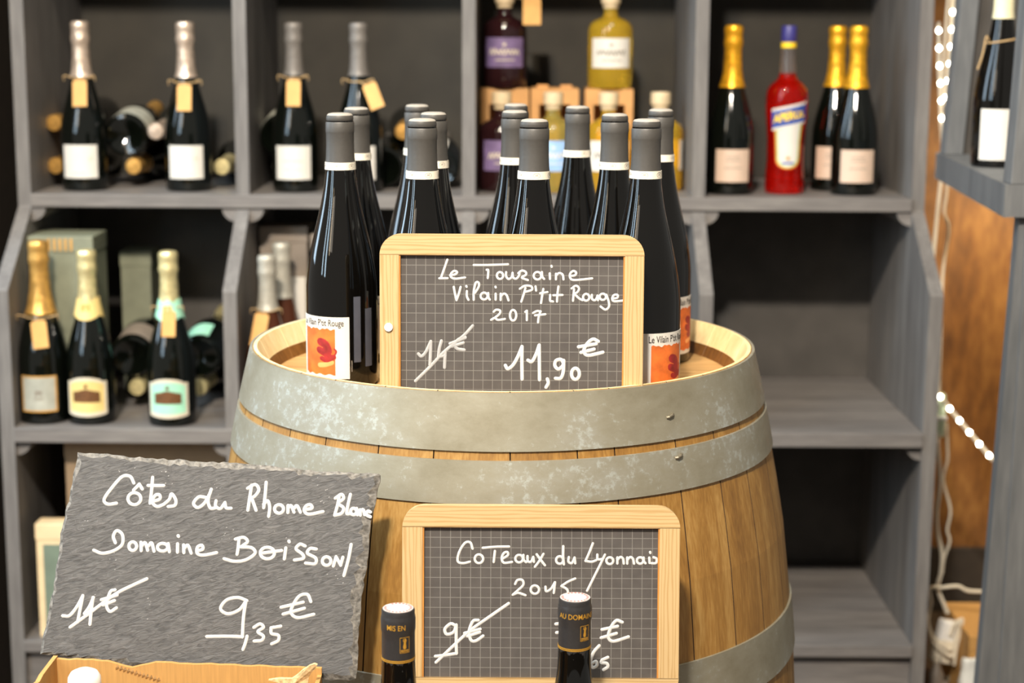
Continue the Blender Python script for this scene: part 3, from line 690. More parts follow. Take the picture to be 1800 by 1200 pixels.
m = MB()                                                            # faint dots of older, wiped lettering
for k in range(70):
    x, y = random.choice([(570, 210), (770, 215), (920, 270), (1000, 260), (400, 440), (530, 630), (1060, 500), (700, 440), (1500, 290), (1290, 540), (1560, 690), (690, 820), (420, 750)])
    px, py = us(x+random.gauss(0, 26), y+random.gauss(0, 34)); s = random.uniform(.0003, .0006)
    stroke(m, [(px, py), (px+s, py+s*.5)], s*1.5, .0003, lambda x, y, h: (x, -.0028-h, y))
m.build('chalk_residue', M['chalk_soft'], slate)

# ------------------------------------------------------------------ low table, wooden case, cardboard box, two foreground bottles
TZ = .496
tb = thing('display_table', (0, 0, 0), 'low plain wooden display table in front of the barrel', 'table')
m = MB(); m.box((-.75, 1.0, TZ-.03), (.55, 1.574, TZ), bev=.003); m.build('table_top', M['raw'], tb)
for x in (-.70, .46):
    for y in (1.03, 1.48):
        m = MB(); m.box((x, y, 0), (x+.05, y+.05, TZ-.03), bev=.003); m.build('leg', M['raw'], tb)
m = MB(); m.box((-.12, 1.522, TZ), (.18, 1.572, .670), bev=.002)
tag(m.build('wooden_case', M['raw']), 'slim wooden case under the lower blackboard sign', 'case')

bx = thing('cardboard_box', (0, 0, 0), 'open brown cardboard wine box at the bottom left under the slate board', 'box')
X0, X1, Y0, Y1, TB = -.432, -.178, 1.26, 1.535, .7125
def wall(name, a, b, jag=None, mat='card'):
    m = MB(); m.box(a, b); return m.build(name, M[mat], bx)
wall('box_bottom', (X0, Y0, TZ), (X1, Y1, TZ+.004))
m = MB(); n_ = 34; pts = [(X0, TZ)]+[(X1, TZ)]                       # back wall with torn upper edge
top = []
for i in range(n_+1):
    t = i/n_; x = X1+(X0-X1)*t; z = TB-.006+(.008*t) + (random.uniform(-.0006, .0006))
    if .62 < t < .80: z -= .006*(1-abs((t-.71)/.09))
    top.append((x, z))
m.prism(pts+top, lambda p: (p[0], Y1-.004, p[1]), lambda p: (p[0], Y1, p[1]), 0); m.build('back_wall', M['card'], bx)
m = MB(); pts = [(Y0, TZ), (Y1, TZ), (Y1, TB+.004)]
for i in range(22): t = (i+1)/22; pts.append((Y1+(Y0-Y1)*t, TB+.004+(.004*t)+(random.uniform(-.0022, .0012) if i > 2 else 0)))
m.prism(pts, lambda p: (X0, p[0], p[1]), lambda p: (X0+.004, p[0], p[1])); m.build('side_wall', M['card'], bx)
m = MB(); m.box((X1-.004, Y0, TZ), (X1, Y1, TB-.012)); m.build('side_wall', M['card'], bx)
m = MB(); m.box((X0, Y0, TZ), (X1, Y0+.004, TB-.04)); m.build('front_wall', M['card'], bx)
m = MB()                                                            # torn, curled flap at the right
fl = [((x-1430)/5512., -(y-175)/5512.) for x, y in [(1275, 182), (1330, 172), (1395, 174), (1425, 150), (1452, 122), (1490, 92), (1515, 80), (1531, 86), (1520, 108), (1500, 132), (1484, 162), (1478, 200), (1476, 262), (1372, 262), (1390, 215), (1330, 196)]]
bend = lambda p: -.35*max(0, p[1])
m.prism(fl, lambda p: (-.1975+p[0], 1.512+bend(p), .7035+p[1]), lambda p: (-.1975+p[0], 1.516+bend(p), .7035+p[1])); m.build('torn_flap', M['card_edge'], bx)
m = MB()
for k in range(12):
    x = -.372+.0035*k; z = .7075-.0011*k
    m.add([(x, Y1-.0065, z), (x+.0022, Y1-.0065, z+.003), (x+.003, Y1-.0045, z-.001), (x-.0006, Y1-.0045, z-.0035)], [(0, 1, 2, 3)])
m.build('corrugated_edge', M['card_edge'], bx)

def bordeaux(loc, label, words, ac, rz=0.):
    root = thing('wine_bottle_with_black_capsule', loc, label, 'bottle', 'black capped bottles in the foreground')
    m = MB(); m.lathe(BORD, 48); m.build('glass_body', M['glass'], root, True)
    pr = [(.0150, .2465), (.0149, .25), (.01475, .272), (.0148, .2795), (.01535, .282), (.0155, .286), (.0155, .2915), (.0150, .2945), (.0146, .2960), (.0148, .2990), (.0143, .3004), (.0128, .3006)]
    m = MB(); m.lathe(pr, 64, 0, .012, seed=ac*9); m.lathe([(.0128, .3006), (.0122, .3003), (0, .3003)], 48, 0)
    cp = m.build('capsule', M['capsule_black'], root, True)
    m = MB(); m.lathe([(.0136, .3006), (.0136, .3009), (0, .3010)], 40); st = m.build('capsule_stamp', M['stamp_paper'], cp)
    m = MB()
    for k in range(22):
        a = k*2*pi/22
        if k in (8, 9): continue
        m.add([(.0104*cos(a), .0104*sin(a), .30105), (.0104*cos(a+.16), .0104*sin(a+.16), .30105), (.0126*cos(a+.16), .0126*sin(a+.16), .30105), (.0126*cos(a), .0126*sin(a), .30105)], [(0, 1, 2, 3)])
    m.build('stamp_print', M['pink_stamp'], st)
    m = MB(); text_on_cyl(m, words, .0068, .01585, .2868, ac-.42, squash=.86, bold=.00004); m.build('capsule_lettering', M['gold_print'], cp)
    m = MB()
    for z in (.2548, .2562): m.lathe([(.01500, z-.0004), (.01520, z-.0004), (.01520, z+.0004), (.01500, z+.0004)], 48)
    m.build('gold_ring', M['gold_print'], cp, True)
    xf = cylxf(.01515, ac+.10); m = MB(); z0, z1, hw = .2640, .2780, .0044
    for q in ([(-hw, z0), (hw, z0)], [(-hw, z1), (hw, z1)], [(-hw, z0), (-hw, z1)], [(hw, z0), (hw, z1)]): stroke(m, q, .0004, .0001, xf)
    stroke(m, [(.0004, .2755), (.0005, .2764)], .0016, .00015, xf)                        # small standing figure
    stroke(m, [(.0002, .2745), (0, .2720), (-.0001, .2692)], .0022, .00015, xf); stroke(m, [(-.0001, .2705), (-.0001, .2688)], .0030, .00015, xf)
    stroke(m, [(-.0003, .2742), (-.0015, .2752), (-.0011, .2768)], .0006, .0001, xf); stroke(m, [(.0010, .2742), (.0016, .2752), (.0007, .2760)], .0006, .0001, xf)
    for z in (.2664, .2652): stroke(m, squiggle(-.0036, .0036, z, .0003, 9), .0004, .0001, xf)
    m.build('capsule_emblem', M['gold_print'], cp)
    return root
bordeaux((-.0995, 1.446, TZ), 'black capped wine bottle in front of the lower sign, left, capsule reading MIS EN', 'MIS EN', .36)
bordeaux((.0585, 1.478, TZ), 'black capped wine bottle in front of the lower sign, right, capsule reading AU DOMAINE', 'AU DOMAINE', .52)
rt = thing('white_capped_bottle', (-.3865, 1.47, TZ+.004), 'bottle with a rounded white cap standing inside the cardboard box', 'bottle')
sz = .745/1.0
m = MB(); m.lathe([(r, z*.70) for r, z in BORD[:-3]]+[(.0145, .195), (0, .195)], 40); m.build('glass_body', M['glass_green'], rt, True)
m = MB(); m.lathe([(.0150, .185), (.0148, .205), (.0150, .216), (.0146, .221), (.0120, .2255), (.007, .2280), (0, .2290)], 40); m.build('cap', M['white_cap'], rt, True)

# ------------------------------------------------------------------ bottles on the shelves
def champagne(loc, label, foil, group, lab=None, name='champagne_bottle', sc=1., tagtype=None, glass='glass_green', collar=None, rz=0., foil_z=.208, muselet=True):
    root = thing(name, loc, label, 'bottle', group, rz); root.scale = (sc, sc, sc)
    m = MB(); m.lathe(CHAMP, 44); m.build('glass_body', M[glass], root, True)
    rf = interp(CHAMP); pr = []
    for k in range(9): z = foil_z+(.262-foil_z)*k/8; pr.append((rf(z)+.0012+(.0012 if k == 0 else 0), z))
    pr += [(.0158, .268), (.0172, .273), (.0176, .279), (.0166, .283), (.0164, .292), (.0172, .298), (.0170, .304), (.0150, .3075), (.009, .309), (0, .309)]
    m = MB(); m.lathe(pr, 40, 0, .06 if muselet else .015, seed=loc[0]*50); m.build('foil', M[foil], root, True)
    if collar:
        m = MB(); tp = lambda t: .222+.003*sin(t*40); bt = lambda t: .194-.008*abs(sin(t*pi*3))
        m.patch(0, .19, .222, -pi, pi-.01, n=44, top=tp, bot=bt, rf=lambda z: rf(z)+.0022, th=.0008); cl = m.build('neck_collar', M[collar], root, True)
        m = MB(); m.patch(0, .202, .214, -.35, .35, n=8, rf=lambda z: rf(z)+.0031, th=.0006); m.build('collar_seal', M['gold_edge'], cl)
    if lab: lab(root)
    if tagtype: hang_tag(root, rf, *tagtype)
    return root
def hang_tag(root, rf, dx, rot, zt=.205, size=(.026, .048), face=True):
    """card tag on a string round the neck"""
    zr = zt+.004; r = rf(zr)+.0022
    m = MB(); pts = [(r*cos(a), r*sin(a), zr+.002*sin(a)) for a in [2*pi*i/24 for i in range(25)]]; m.tube(pts, .0011, 6, caps=False)
    for s in (-1, 1):
        m.tube(cat_rom([(s*r*.7, -r*.75, zr), (s*(r+.006), -r*.7-.006, zr+.003), (s*(r+.007), -r*.5-.006, zr-.006)], 4), .001, 5)
    m.tube(cat_rom([(0, -r, zr), (dx*.6, -r-.006, zt-.002), (dx, -r-.008, zt-.004)], 4), .0009, 5)
    m.build('tag_string', M['string'], root, True)
    m = MB(); w_, h_ = size; pts = [(-w_/2+.004, 0), (w_/2-.004, 0), (w_/2, -.004), (w_/2, -h_), (-w_/2, -h_), (-w_/2, -.004)]
    y0 = -max(rf(zt-h_), rf(zt))-.0015; yt = -rf(zt)-.003
    def fx(off):
        def g_(p):
            x = p[0]*cos(rot)-p[1]*sin(rot); z = p[0]*sin(rot)+p[1]*cos(rot)
            t = -z/h_; return (dx+x, yt+(y0-yt)*max(0, t)-.004-off, zt+z)
        return g_
    m.prism(pts, fx(0), fx(.0012)); m.build('tag', M['tag'], root)
def rect_label(mat, z0, z1, hw, ac=0., r=.0426, marks=None, ink='ink_pale', border=None):
    def fn(root):
        m = MB(); m.patch(r, z0, z1, ac-hw, ac+hw, n=20); lb = m.build('label', M[mat], root)
        if border:
            b_ = MB(); e = .0028
            for q in ((z0, z0+e, -hw, hw), (z1-e, z1, -hw, hw), (z0, z1, -hw, -hw+e/r), (z0, z1, hw-e/r, hw)): b_.patch(r+.0004, q[0], q[1], ac+q[2], ac+q[3], n=14, th=.0002)
            b_.build('label_border', M[border], lb)
        if marks:
            m = MB(); xf = cylxf(r+.0004, ac)
            for q in marks:
                if isinstance(q, tuple) and isinstance(q[0], str): text_on_cyl(m, q[0], q[1], r+.0007, q[3], ac+q[2]/r)
                else: stroke(m, q, .0011, .0002, xf)
            m.build('label_print', M[ink], lb)
    return fn
def arch_label(paper, rim, frame):
    def fn(root):
        r = .0426; hw = .90
        arch = lambda lo, hi: (lambda t: lo+(hi-lo)*max(0, 1-((t-.5)/.40)**2)**.8 if abs(t-.5) < .4 else lo)
        sag = lambda lo: (lambda t: lo-.004*(1-(2*t-1)**2))
        m = MB(); m.patch(r, 0, 0, -hw, hw, n=30, top=arch(.079, .087), bot=sag(.020)); lb = m.build('label', M[paper], root)
        m = MB(); m.patch(r+.0004, 0, 0, -hw, hw, n=30, top=arch(.079, .087), bot=arch(.074, .081), th=.0002); m.patch(r+.0004, 0, 0, -hw, hw, n=30, top=sag(.027), bot=sag(.020), th=.0002)
        for s in (-1, 1): m.patch(r+.0004, .022, .079, *sorted((s*hw, s*(hw-.13))), n=4, th=.0002)
        m.build('label_border', M[rim], lb)
        m = MB(); m.patch(r+.0006, 0, 0, -.58, .58, n=24, top=lambda t: .060+.006*(1-abs(2*t-1))+.0008*sin(t*50), bot=lambda t: .042, th=.0002)
        m.patch(r+.0006, .068, .074, -.07, .07, n=5, th=.0002)
        m.build('label_engraving', M['brown_print'], lb)
    return fn
G1 = 'champagne bottles standing on the upper left shelf'
wl = lambda *marks: rect_label('label', .024, .085, .80, marks=[squiggle(-.016, .010, .034, .0008, 7)]+list(marks))
champagne((-.797, 3.185, ZU), 'champagne bottle with rose silver foil, kraft tag and white label JC, far left upper shelf', 'foil_rose', G1, wl(('JC', .011, .022, .060)), tagtype=(.003, .03, .203))
champagne((-.604, 3.185, ZU), 'champagne bottle with rose silver foil, kraft tag and white label M, left bay upper shelf', 'foil_rose', G1, wl(('M', .011, .020, .060)), tagtype=(.0, .0, .196), rz=.05)
champagne((-.404, 3.18, ZU), 'grey foiled champagne bottle with tag hanging straight, white label, second upper bay', 'foil_grey', G1, rect_label('label', .024, .086, .82, marks=[squiggle(-.02, .02, .058, .001, 10), squiggle(-.016, .016, .042, .0008, 9)]), tagtype=(.002, .0, .206), foil_z=.213, muselet=False)
champagne((-.285, 3.18, ZU), 'grey foiled champagne bottle with tag swung out to the right, second upper bay', 'foil_grey', G1, rect_label('label', .024, .086, .82, marks=[squiggle(-.02, .02, .058, .001, 10)]), tagtype=(.020, .38, .200), foil_z=.213, muselet=False)
G2 = 'gold foiled sparkling wine bottles on the upper right shelf'
pk = rect_label('label_pink', .024, .084, .78, marks=[squiggle(-.016, .016, .050, .0018, 6), squiggle(-.012, .012, .070, .0006, 9), squiggle(-.014, .014, .064, .0006, 9)], ink='ink_soft')
champagne((.404, 3.185, ZU), 'gold foiled sparkling wine bottle with blush label, left of the red bottle', 'foil_gold', G2, pk, foil_z=.196)
champagne((.612, 3.272, ZU), 'gold foiled sparkling wine bottle half hidden behind another, right of the red bottle', 'foil_gold', G2, pk, foil_z=.196, rz=-.25)
champagne((.634, 3.185, ZU), 'gold foiled sparkling wine bottle with blush label in front, rightmost on the upper shelf', 'foil_gold', G2, pk, foil_z=.196)
G3 = 'champagne bottles standing on the lower left shelf'
champagne((-.838, 2.995, ZL), 'champagne bottle with copper gold foil, hanging tag and silver label, far left lower shelf', 'foil_copper', G3, rect_label('silver_lab', .022, .084, .74, ac=.03, border='gold_edge', marks=[squiggle(-.006, .006, .055, .006, 5), squiggle(-.008, .008, .045, .004, 4)], ink='ink_soft'), tagtype=(.004, .14, .178, (.026, .046)), sc=1.05, foil_z=.186)
champagne((-.752, 2.990, ZL), 'champagne bottle with pale gold foil and straw gold arched label, lower left shelf', 'foil_pale', G3, arch_label('gold_lab', 'label_cream', 0), collar='gold_lab', foil_z=.205)
champagne((-.606, 2.980, ZL), 'champagne bottle with pale gold foil, mint collar and mint arched label', 'foil_pale', G3, arch_label('mint', 'label_cream', 0), collar='mint', tagtype=(.004, 0., .206, (.024, .044)), foil_z=.205)
GA = 'tin capped bottles on the lower shelf behind the barrel'
champagne((-.436, 3.005, ZL), 'amber bottle with dull tin capsule and kraft tag, behind the left barrel rim', 'foil_tin', GA, None, name='brandy_bottle', glass='glass_amber', tagtype=(-.006, -.16, .205, (.026, .06)), muselet=False, sc=.97)
champagne((-.424, 3.110, ZL), 'amber bottle with tin capsule half hidden behind the tagged amber bottle', 'foil_tin', GA, None, name='brandy_bottle', glass='glass_amber', muselet=False)

# lying bottles: stacked on their sides behind the standing ones
def lying(x, z, ytip, neck_front, foil, label, group, yaw=0., band=None, base_label=None, sc=.945):
    root = thing('lying_bottle', (x, ytip, z), label, 'bottle', group); root.scale = (sc, sc, sc)
    root.rotation_euler = (R(90), 0, yaw) if neck_front else (R(-82), 0, yaw)
    L = .309*sc
    root.location.y = ytip+L if neck_front else ytip
    prof = CHAMP if neck_front else [(0, .018), (.012, .012), (.028, .003)]+CHAMP[2:]
    m = MB(); m.lathe(prof, 36); m.build('glass_body', M['glass_green'], root, True)
    m = MB(); rf = interp(CHAMP)
    m.lathe([(rf(.21)+.001, .21), (rf(.24)+.001, .24), (.0152, .268), (.0172, .276), (.0165, .284), (.0168, .302), (.0150, .3075), (0, .309)], 28, 0, .05, seed=x*40); m.build('foil', M[foil], root, True)
    if band:
        m = MB(); m.patch(.0426, .016, .085, -1.0+base_label, 1.0+base_label, n=20); m.build('label', M[band], root)
    return root
GL = 'bottles lying stacked behind the upper left bottles'
r_ = .0425*.945
lying(-.838, ZU+r_, 3.222, True, 'foil_copper', 'lying bottle at the far left wall, lower of two, copper cap towards the viewer', GL, yaw=R(-5))
lying(-.838, ZU+3*r_, 3.222, True, 'foil_copper', 'lying bottle at the far left wall, upper of two, copper cap towards the viewer', GL, yaw=R(-5))
lying(-.716, ZU+r_, 3.222, True, 'foil_copper', 'lying bottle with copper cap low between the JC and M champagne bottles', GL)
lying(-.728, ZU+r_+.0575, 3.222, False, 'foil_copper', 'lying bottle base outward with pale label arc, between the JC and M bottles', GL, band='silver_lab', base_label=.3)
lying(-.672, ZU+r_+.066, 3.222, True, 'foil_rose', 'lying bottle with rose cap highest in the stack left of the M champagne bottle', GL)
lying(-.549, ZU+r_, 3.222, True, 'foil_pale', 'lying bottle with pale gold cap right of the M champagne bottle', GL)
GL2 = 'bottles lying stacked in the second upper bay'
lying(-.440, ZU+r_, 3.23, True, 'foil_grey', 'lying bottle with grey cap at bottom left of the second upper bay', GL2)
lying(-.438, ZU+r_+.0575, 3.23, False, 'foil_grey', 'lying bottle base outward left of the straight tagged grey champagne bottle', GL2, band='silver_lab', base_label=-.5)
lying(-.246, ZU+r_, 3.23, False, 'foil_grey', 'lying bottle base outward behind the swung tag bottle at shelf level', GL2)
lying(-.208, ZU+r_+.0675, 3.23, True, 'foil_copper', 'lying bottle with rosy cap above, right of the swung kraft tag', GL2)
lying(-.142, ZU+r_, 3.23, False, 'foil_grey', 'lying bottle base outward with white label, right end of the second upper bay', GL2, band='label', base_label=-.55)
GL3 = 'bottles lying stacked on the lower left shelf'
lying(-.693, ZL+r_, 3.085, True, 'foil_pale', 'lying bottle with pale gold cap just left of the mint champagne bottle', GL3)
lying(-.700, ZL+r_+.0575, 3.085, False, 'foil_pale', 'lying bottle base outward with brown label arc, left of the mint bottle', GL3, band='box_grey', base_label=.3)
lying(-.578, ZL+r_, 3.085, True, 'foil_pale', 'lying bottle with pale gold cap just right of the mint champagne bottle', GL3)
lying(-.575, ZL+r_+.0575, 3.085, False, 'foil_pale', 'lying bottle base outward with mint label arc, upper right of the mint bottle', GL3, band='mint', base_label=-.6)
lying(-.520+.0, ZL+r_+.03*0, 3.085, False, 'foil_pale', 'lying green glass bottle base outward at the right end of lower left shelf', GL3) if False else None

# gift boxes and cartons on the shelves
def carton(name, a, b, mat, label, cat='box', group=None, extra=None):
    cx_, cy_ = (a[0]+b[0])/2, (a[1]+b[1])/2
    root = thing(name, (cx_, cy_, a[2]), label, cat, group)
    m = MB(); m.box((a[0]-cx_, a[1]-cy_, 0), (b[0]-cx_, b[1]-cy_, b[2]-a[2]-.006), bev=.002); m.build('box_body', M[mat], root)
    m = MB(); m.box((a[0]-cx_-.0012, a[1]-cy_-.0012, b[2]-a[2]-.03), (b[0]-cx_+.0012, b[1]-cy_+.0012, b[2]-a[2]), bev=.002); m.build('lid', M[mat], root)
    if extra: extra(root, b[0]-a[0], b[1]-a[1], b[2]-a[2])
    return root
def bars(root, W, D, H):
    m = MB()
    for k in range(5): m.box((-.022+.010*k, -D/2-.0018, H-.026), (-.018+.010*k, -D/2-.001, H-.004))
    m.build('printed_bars', M['gold_edge'], root)
def cardpatch(x0, x1, z0, z1, mat='label'):
    def fn(root, W, D, H):
        m = MB(); m.box((x0, -D/2-.0012, z0), (x1, -D/2, z1)); m.build('box_label', M[mat], root)
    return fn
carton('gift_box', (-.873, 3.055, ZL), (-.757, 3.160, .932), 'box_green', 'tall grey green gift box behind the copper foiled champagne bottle', extra=bars)
carton('gift_box', (-.748, 3.255, ZL), (-.690, 3.340, .880), 'box_green', 'shorter grey green gift box behind the straw gold champagne bottle').location.x -= .006
carton('gift_box', (-.474, 3.18, ZL), (-.385, 3.275, .938), 'box_grey', 'grey brown gift box behind the amber bottles', extra=cardpatch(.010, .040, .12, .235))
carton('gift_box', (-.376, 3.16, ZL), (-.280, 3.255, .926), 'box_grey', 'grey brown gift box with pale label, right of the other, behind the first wine bottle', extra=cardpatch(-.040, .03, .05, .19))
carton('carton', (-.805, 2.99, ZB), (-.515, 3.30, .570), 'box_brown', 'large dull brown carton on the bottom shelf behind the slate board')
def creamfront(root, W, D, H):
    m = MB(); m.box((-W/2+.012, -D/2-.001, .014), (W/2-.012, -D/2, H-.038)); m.build('printed_front', M['box_teal'], root)
carton('carton', (-.851, 2.945, ZB), (-.640, 2.985, .428), 'box_cream', 'cream carton with grey green front, behind the slate board at left', extra=creamfront)

# liqueur bottles and kraft boxes in the third upper bay
LQ = [(0, .003), (.030, 0), (.0405, .001), (.0428, .006), (.0430, .03), (.0430, .100)] + smooth_prof([(.0430, .105), (.0415, .116), (.0350, .126), (.0220, .133), (.0145, .138), (.0130, .146)], 4) + [(.0130, .156), (0, .156)]
def liqueur(loc, label, liquid, paper, ink, group='round liqueur bottles in the third upper bay', rz=0., tagged=False, stopper='cork'):
    root = thing('liqueur_bottle', loc, label, 'bottle', group, rz)
    m = MB(); m.lathe(LQ, 44); m.build('glass_body', M[liquid], root, True)
    m = MB(); m.lathe([(.0145, .152), (.0150, .158), (.0160, .160), (.0182, .161), (.0186, .165), (.0186, .181), (.0178, .184), (0, .185)], 32); m.build('stopper', M[stopper], root, True)
    m = MB(); m.patch(.0431, .040, .096, -.95, .95, n=22); lb = m.build('label', M[paper], root)
    m = MB(); xf = cylxf(.0437)
    stroke(m, squiggle(-.030, .030, .069, .0065, 8), .0022, .0002, xf); stroke(m, squiggle(-.018, .020, .054, .001, 10), .0014, .0002, xf)
    stroke(m, [(-.001, .083), (.001, .083)], .005, .0002, xf); m.build('label_print', M[ink], lb)
    m = MB(); m.lathe([(0, 0), (.0035, 0), (.0035, .0012), (0, .0018)], 14); s = m.build('neck_seal', M['label'], root); s.rotation_euler = (R(90+38), 0, 0); s.location = (0, -.0392, .1205)
    if tagged: hang_tag(root, interp(LQ), .052, .0, .172, (.034, .052))
    return root
def kraft(x, y, label):
    W, D, H = .092, .098, .187
    root = thing('kraft_bottle_box', (x, y, ZU), label, 'box', 'kraft boxes in the third upper bay')
    t = .0016; m = MB()
    m.box((-W/2, D/2-t, 0), (W/2, D/2, H)); m.box((-W/2, -D/2, 0), (-W/2+t, D/2, H)); m.box((W/2-t, -D/2, 0), (W/2, D/2, H)); m.box((-W/2, -D/2, 0), (W/2, D/2, t)); m.box((-W/2, -D/2, H-t), (W/2, D/2, H))
    m.build('box_body', M['kraft'], root)
    m = MB()                                                        # front with a die-cut window
    m.box((-W/2, -D/2-t, 0), (-W/2+.016, -D/2, H)); m.box((W/2-.016, -D/2-t, 0), (W/2, -D/2, H)); m.box((-W/2+.016, -D/2-t, H-.030), (W/2-.016, -D/2, H)); m.box((-W/2+.016, -D/2-t, 0), (W/2-.016, -D/2, .012))
    m.build('window_front', M['kraft'], root)
    m = MB(); m.box((-W/2+.012, -.004, H), (-W/2+.034, -.002, H+.006)); m.box((W/2-.034, -.004, H), (W/2-.012, -.002, H+.006)); m.build('top_tab', M['kraft'], root)
kraft(-.0165, 3.36, 'leftmost kraft bottle box, a dark purple labelled bottle standing on top')
kraft(.0795, 3.36, 'middle kraft bottle box with two tabs and nothing on top')
kraft(.184, 3.36, 'rightmost kraft bottle box, a yellow liqueur bottle standing on top')
liqueur((-.022, 3.212, ZU), 'dark liqueur bottle with purple label in front of the leftmost kraft box', 'liquor_dark', 'purple', 'label_cream', rz=.12)
liqueur((.0745, 3.212, ZU), 'pale gold liqueur bottle with sky blue label in front of the middle kraft box', 'liquor_gold', 'bluelab', 'label')
liqueur((.178, 3.212, ZU), 'yellow liqueur bottle with white label in front of the rightmost kraft box', 'liquor_yellow', 'label', 'ink_soft')
liqueur((.277, 3.240, ZU), 'bright yellow liqueur bottle standing free beside the kraft boxes', 'liquor_yellow', 'label', 'ink_soft', rz=1.9)
liqueur((-.018, 3.34, ZU+.187), 'dark liqueur bottle with purple label and kraft tag, standing on the leftmost kraft box', 'liquor_dark', 'purple', 'label_cream', tagged=True)
liqueur((.186, 3.34, ZU+.187), 'yellow liqueur bottle with white label, standing on the rightmost kraft box', 'liquor_yellow', 'label', 'ink_soft')

# the red aperitif bottle
ap = thing('aperitif_bottle', (.508, 3.20, ZU), 'red orange aperitif bottle with slanted blue label lettered in yellow', 'bottle')
AP = [(0, .003), (.026, 0), (.0345, .001), (.0362, .005), (.0358, .03), (.0340, .060), (.0345, .10), (.0375, .140), (.0388, .165), (.0386, .178)] + smooth_prof([(.0384, .180), (.0360, .192), (.0290, .202), (.0200, .209), (.0155, .217)], 4) + [(.0150, .222)]
m = MB(); m.lathe(AP+[(0, .222)], 44); m.build('glass_body', M['aperitif'], ap, True)
m = MB(); m.lathe([(.0150, .2222), (.0138, .245), (.0132, .272), (0, .272)], 36); m.build('clear_neck', M['clear'], ap, True)
m = MB(); m.lathe([(.0140, .268), (.0140, .278), (0, .278)], 36); m.build('neck_ring', M['yellow'], ap, True)
m = MB(); m.lathe([(.0138, .278), (.0142, .280), (.0140, .306), (.0130, .308), (0, .308)], 36); m.build('screw_cap', M['navy'], ap, True)
rfa = interp(AP); tl = .10
m = MB(); sl = lambda z: (lambda t: z+.015*(t-.5))
m.patch(0, 0, 0, -.90, .90, n=24, top=sl(.164), bot=sl(.124), rf=lambda z: rfa(z)+.0006); lb = m.build('slanted_label', M['label'], ap)
m = MB(); m.patch(0, 0, 0, -.90, .90, n=24, top=sl(.159), bot=sl(.129), rf=lambda z: rfa(z)+.0010); m.build('blue_band', M['navy_lab'], lb)
m = MB(); text_on_cyl(m, 'APEROL', .021, .0396, .1442, 0, squash=.80, tilt=.21, bold=.0008)
m.build('label_lettering', M['yellow'], lb)
def tongue(hw, z0, zt, extra):
    v = []; f = []; K = 14; rows = 8
    for i in range(rows+1):
        for k in range(K+1):
            t = k/K*2-1; bot = z0+.018*(1-math.sqrt(max(0, 1-t*t*.96))); z = bot+(zt+.008*t-bot)*i/rows
            a = t*hw*(1+.14*i/rows); r = rfa(z)+extra; v.append((r*sin(a), -r*cos(a), z))
    for i in range(rows):
        for k in range(K): q = i*(K+1)+k; f.append((q, q+1, q+K+2, q+K+1))
    return v, f
for nm, hw, z0, ex, mt in (('label_border_outer', .68, .047, .0004, 'lab_orange'), ('label_border_inner', .61, .049, .0008, 'green'), ('white_label', .52, .051, .0012, 'label')):
    v_, f_ = tongue(hw, z0, .1255, ex); o = link_mesh(nm, v_, f_, M[mt], ap, True)
m = MB(); xf = cylxf(.0365); stroke(m, [(-.010, .058), (.010, .058)], .0035, .0002, xf); m.build('label_print', M['navy_lab'], ap)
m = MB(); stroke(m, [(-.001, .067), (.001, .067)], .006, .0002, xf); m.build('label_crest', M['gold_edge'], ap)

# ------------------------------------------------------------------ right-hand cabinet and its bottle
cab = thing('display_cabinet', (0, 0, 0), 'slate grey wooden display cabinet at the right edge of the picture', 'cabinet')
def cpost(xa, ya, wx, wy, z0, z1, lean=0.):
    m = MB(); m.box((xa, ya, z0), (xa+wx, ya+wy, z1), bev=.002)
    for q in m.v: q.x += lean*(q.z-z0)
    m.build('post', M['cabinet'], cab)
m = MB(); pts = [(.692, 2.40), (1.35, 2.40), (1.35, 3.06), (.755, 3.06)]
m.prism(pts, lambda p: (p[0], p[1], 1.046), lambda p: (p[0], p[1], 1.092)); m.build('shelf', M['cabinet'], cab)
cpost(.700, 2.402, .040, .04, 1.092, 1.95, .03); cpost(.756, 3.00, .032, .04, 1.092, 1.95, .055); cpost(1.30, 2.402, .04, .04, 1.092, 1.95)
m = MB(); m.box((.79, 3.02, 1.092), (1.35, 3.035, 1.95)); m.build('back_panel', M['backing'], cab)
m = MB(); m.box((.69, 2.40, 1.95), (1.35, 3.06, 1.98)); m.build('top_panel', M['cabinet'], cab)
m = MB()
m.add([(.7190, 2.415, 1.046), (.7390, 2.415, 1.046), (.7390, 2.445, 1.046), (.7210, 2.445, 1.046), (.6880, 2.415, 0), (.7300, 2.415, 0), (.7300, 2.445, 0), (.6900, 2.445, 0)],
      [(0, 1, 2, 3), (7, 6, 5, 4), (0, 4, 5, 1), (1, 5, 6, 2), (2, 6, 7, 3), (3, 7, 4, 0)]); m.build('side_post', M['cabinet'], cab)
m = MB(); m.box((.728, 2.409, 0), (1.35, 2.43, 1.046), bev=.001); m.build('front_panel', M['cabinet'], cab)
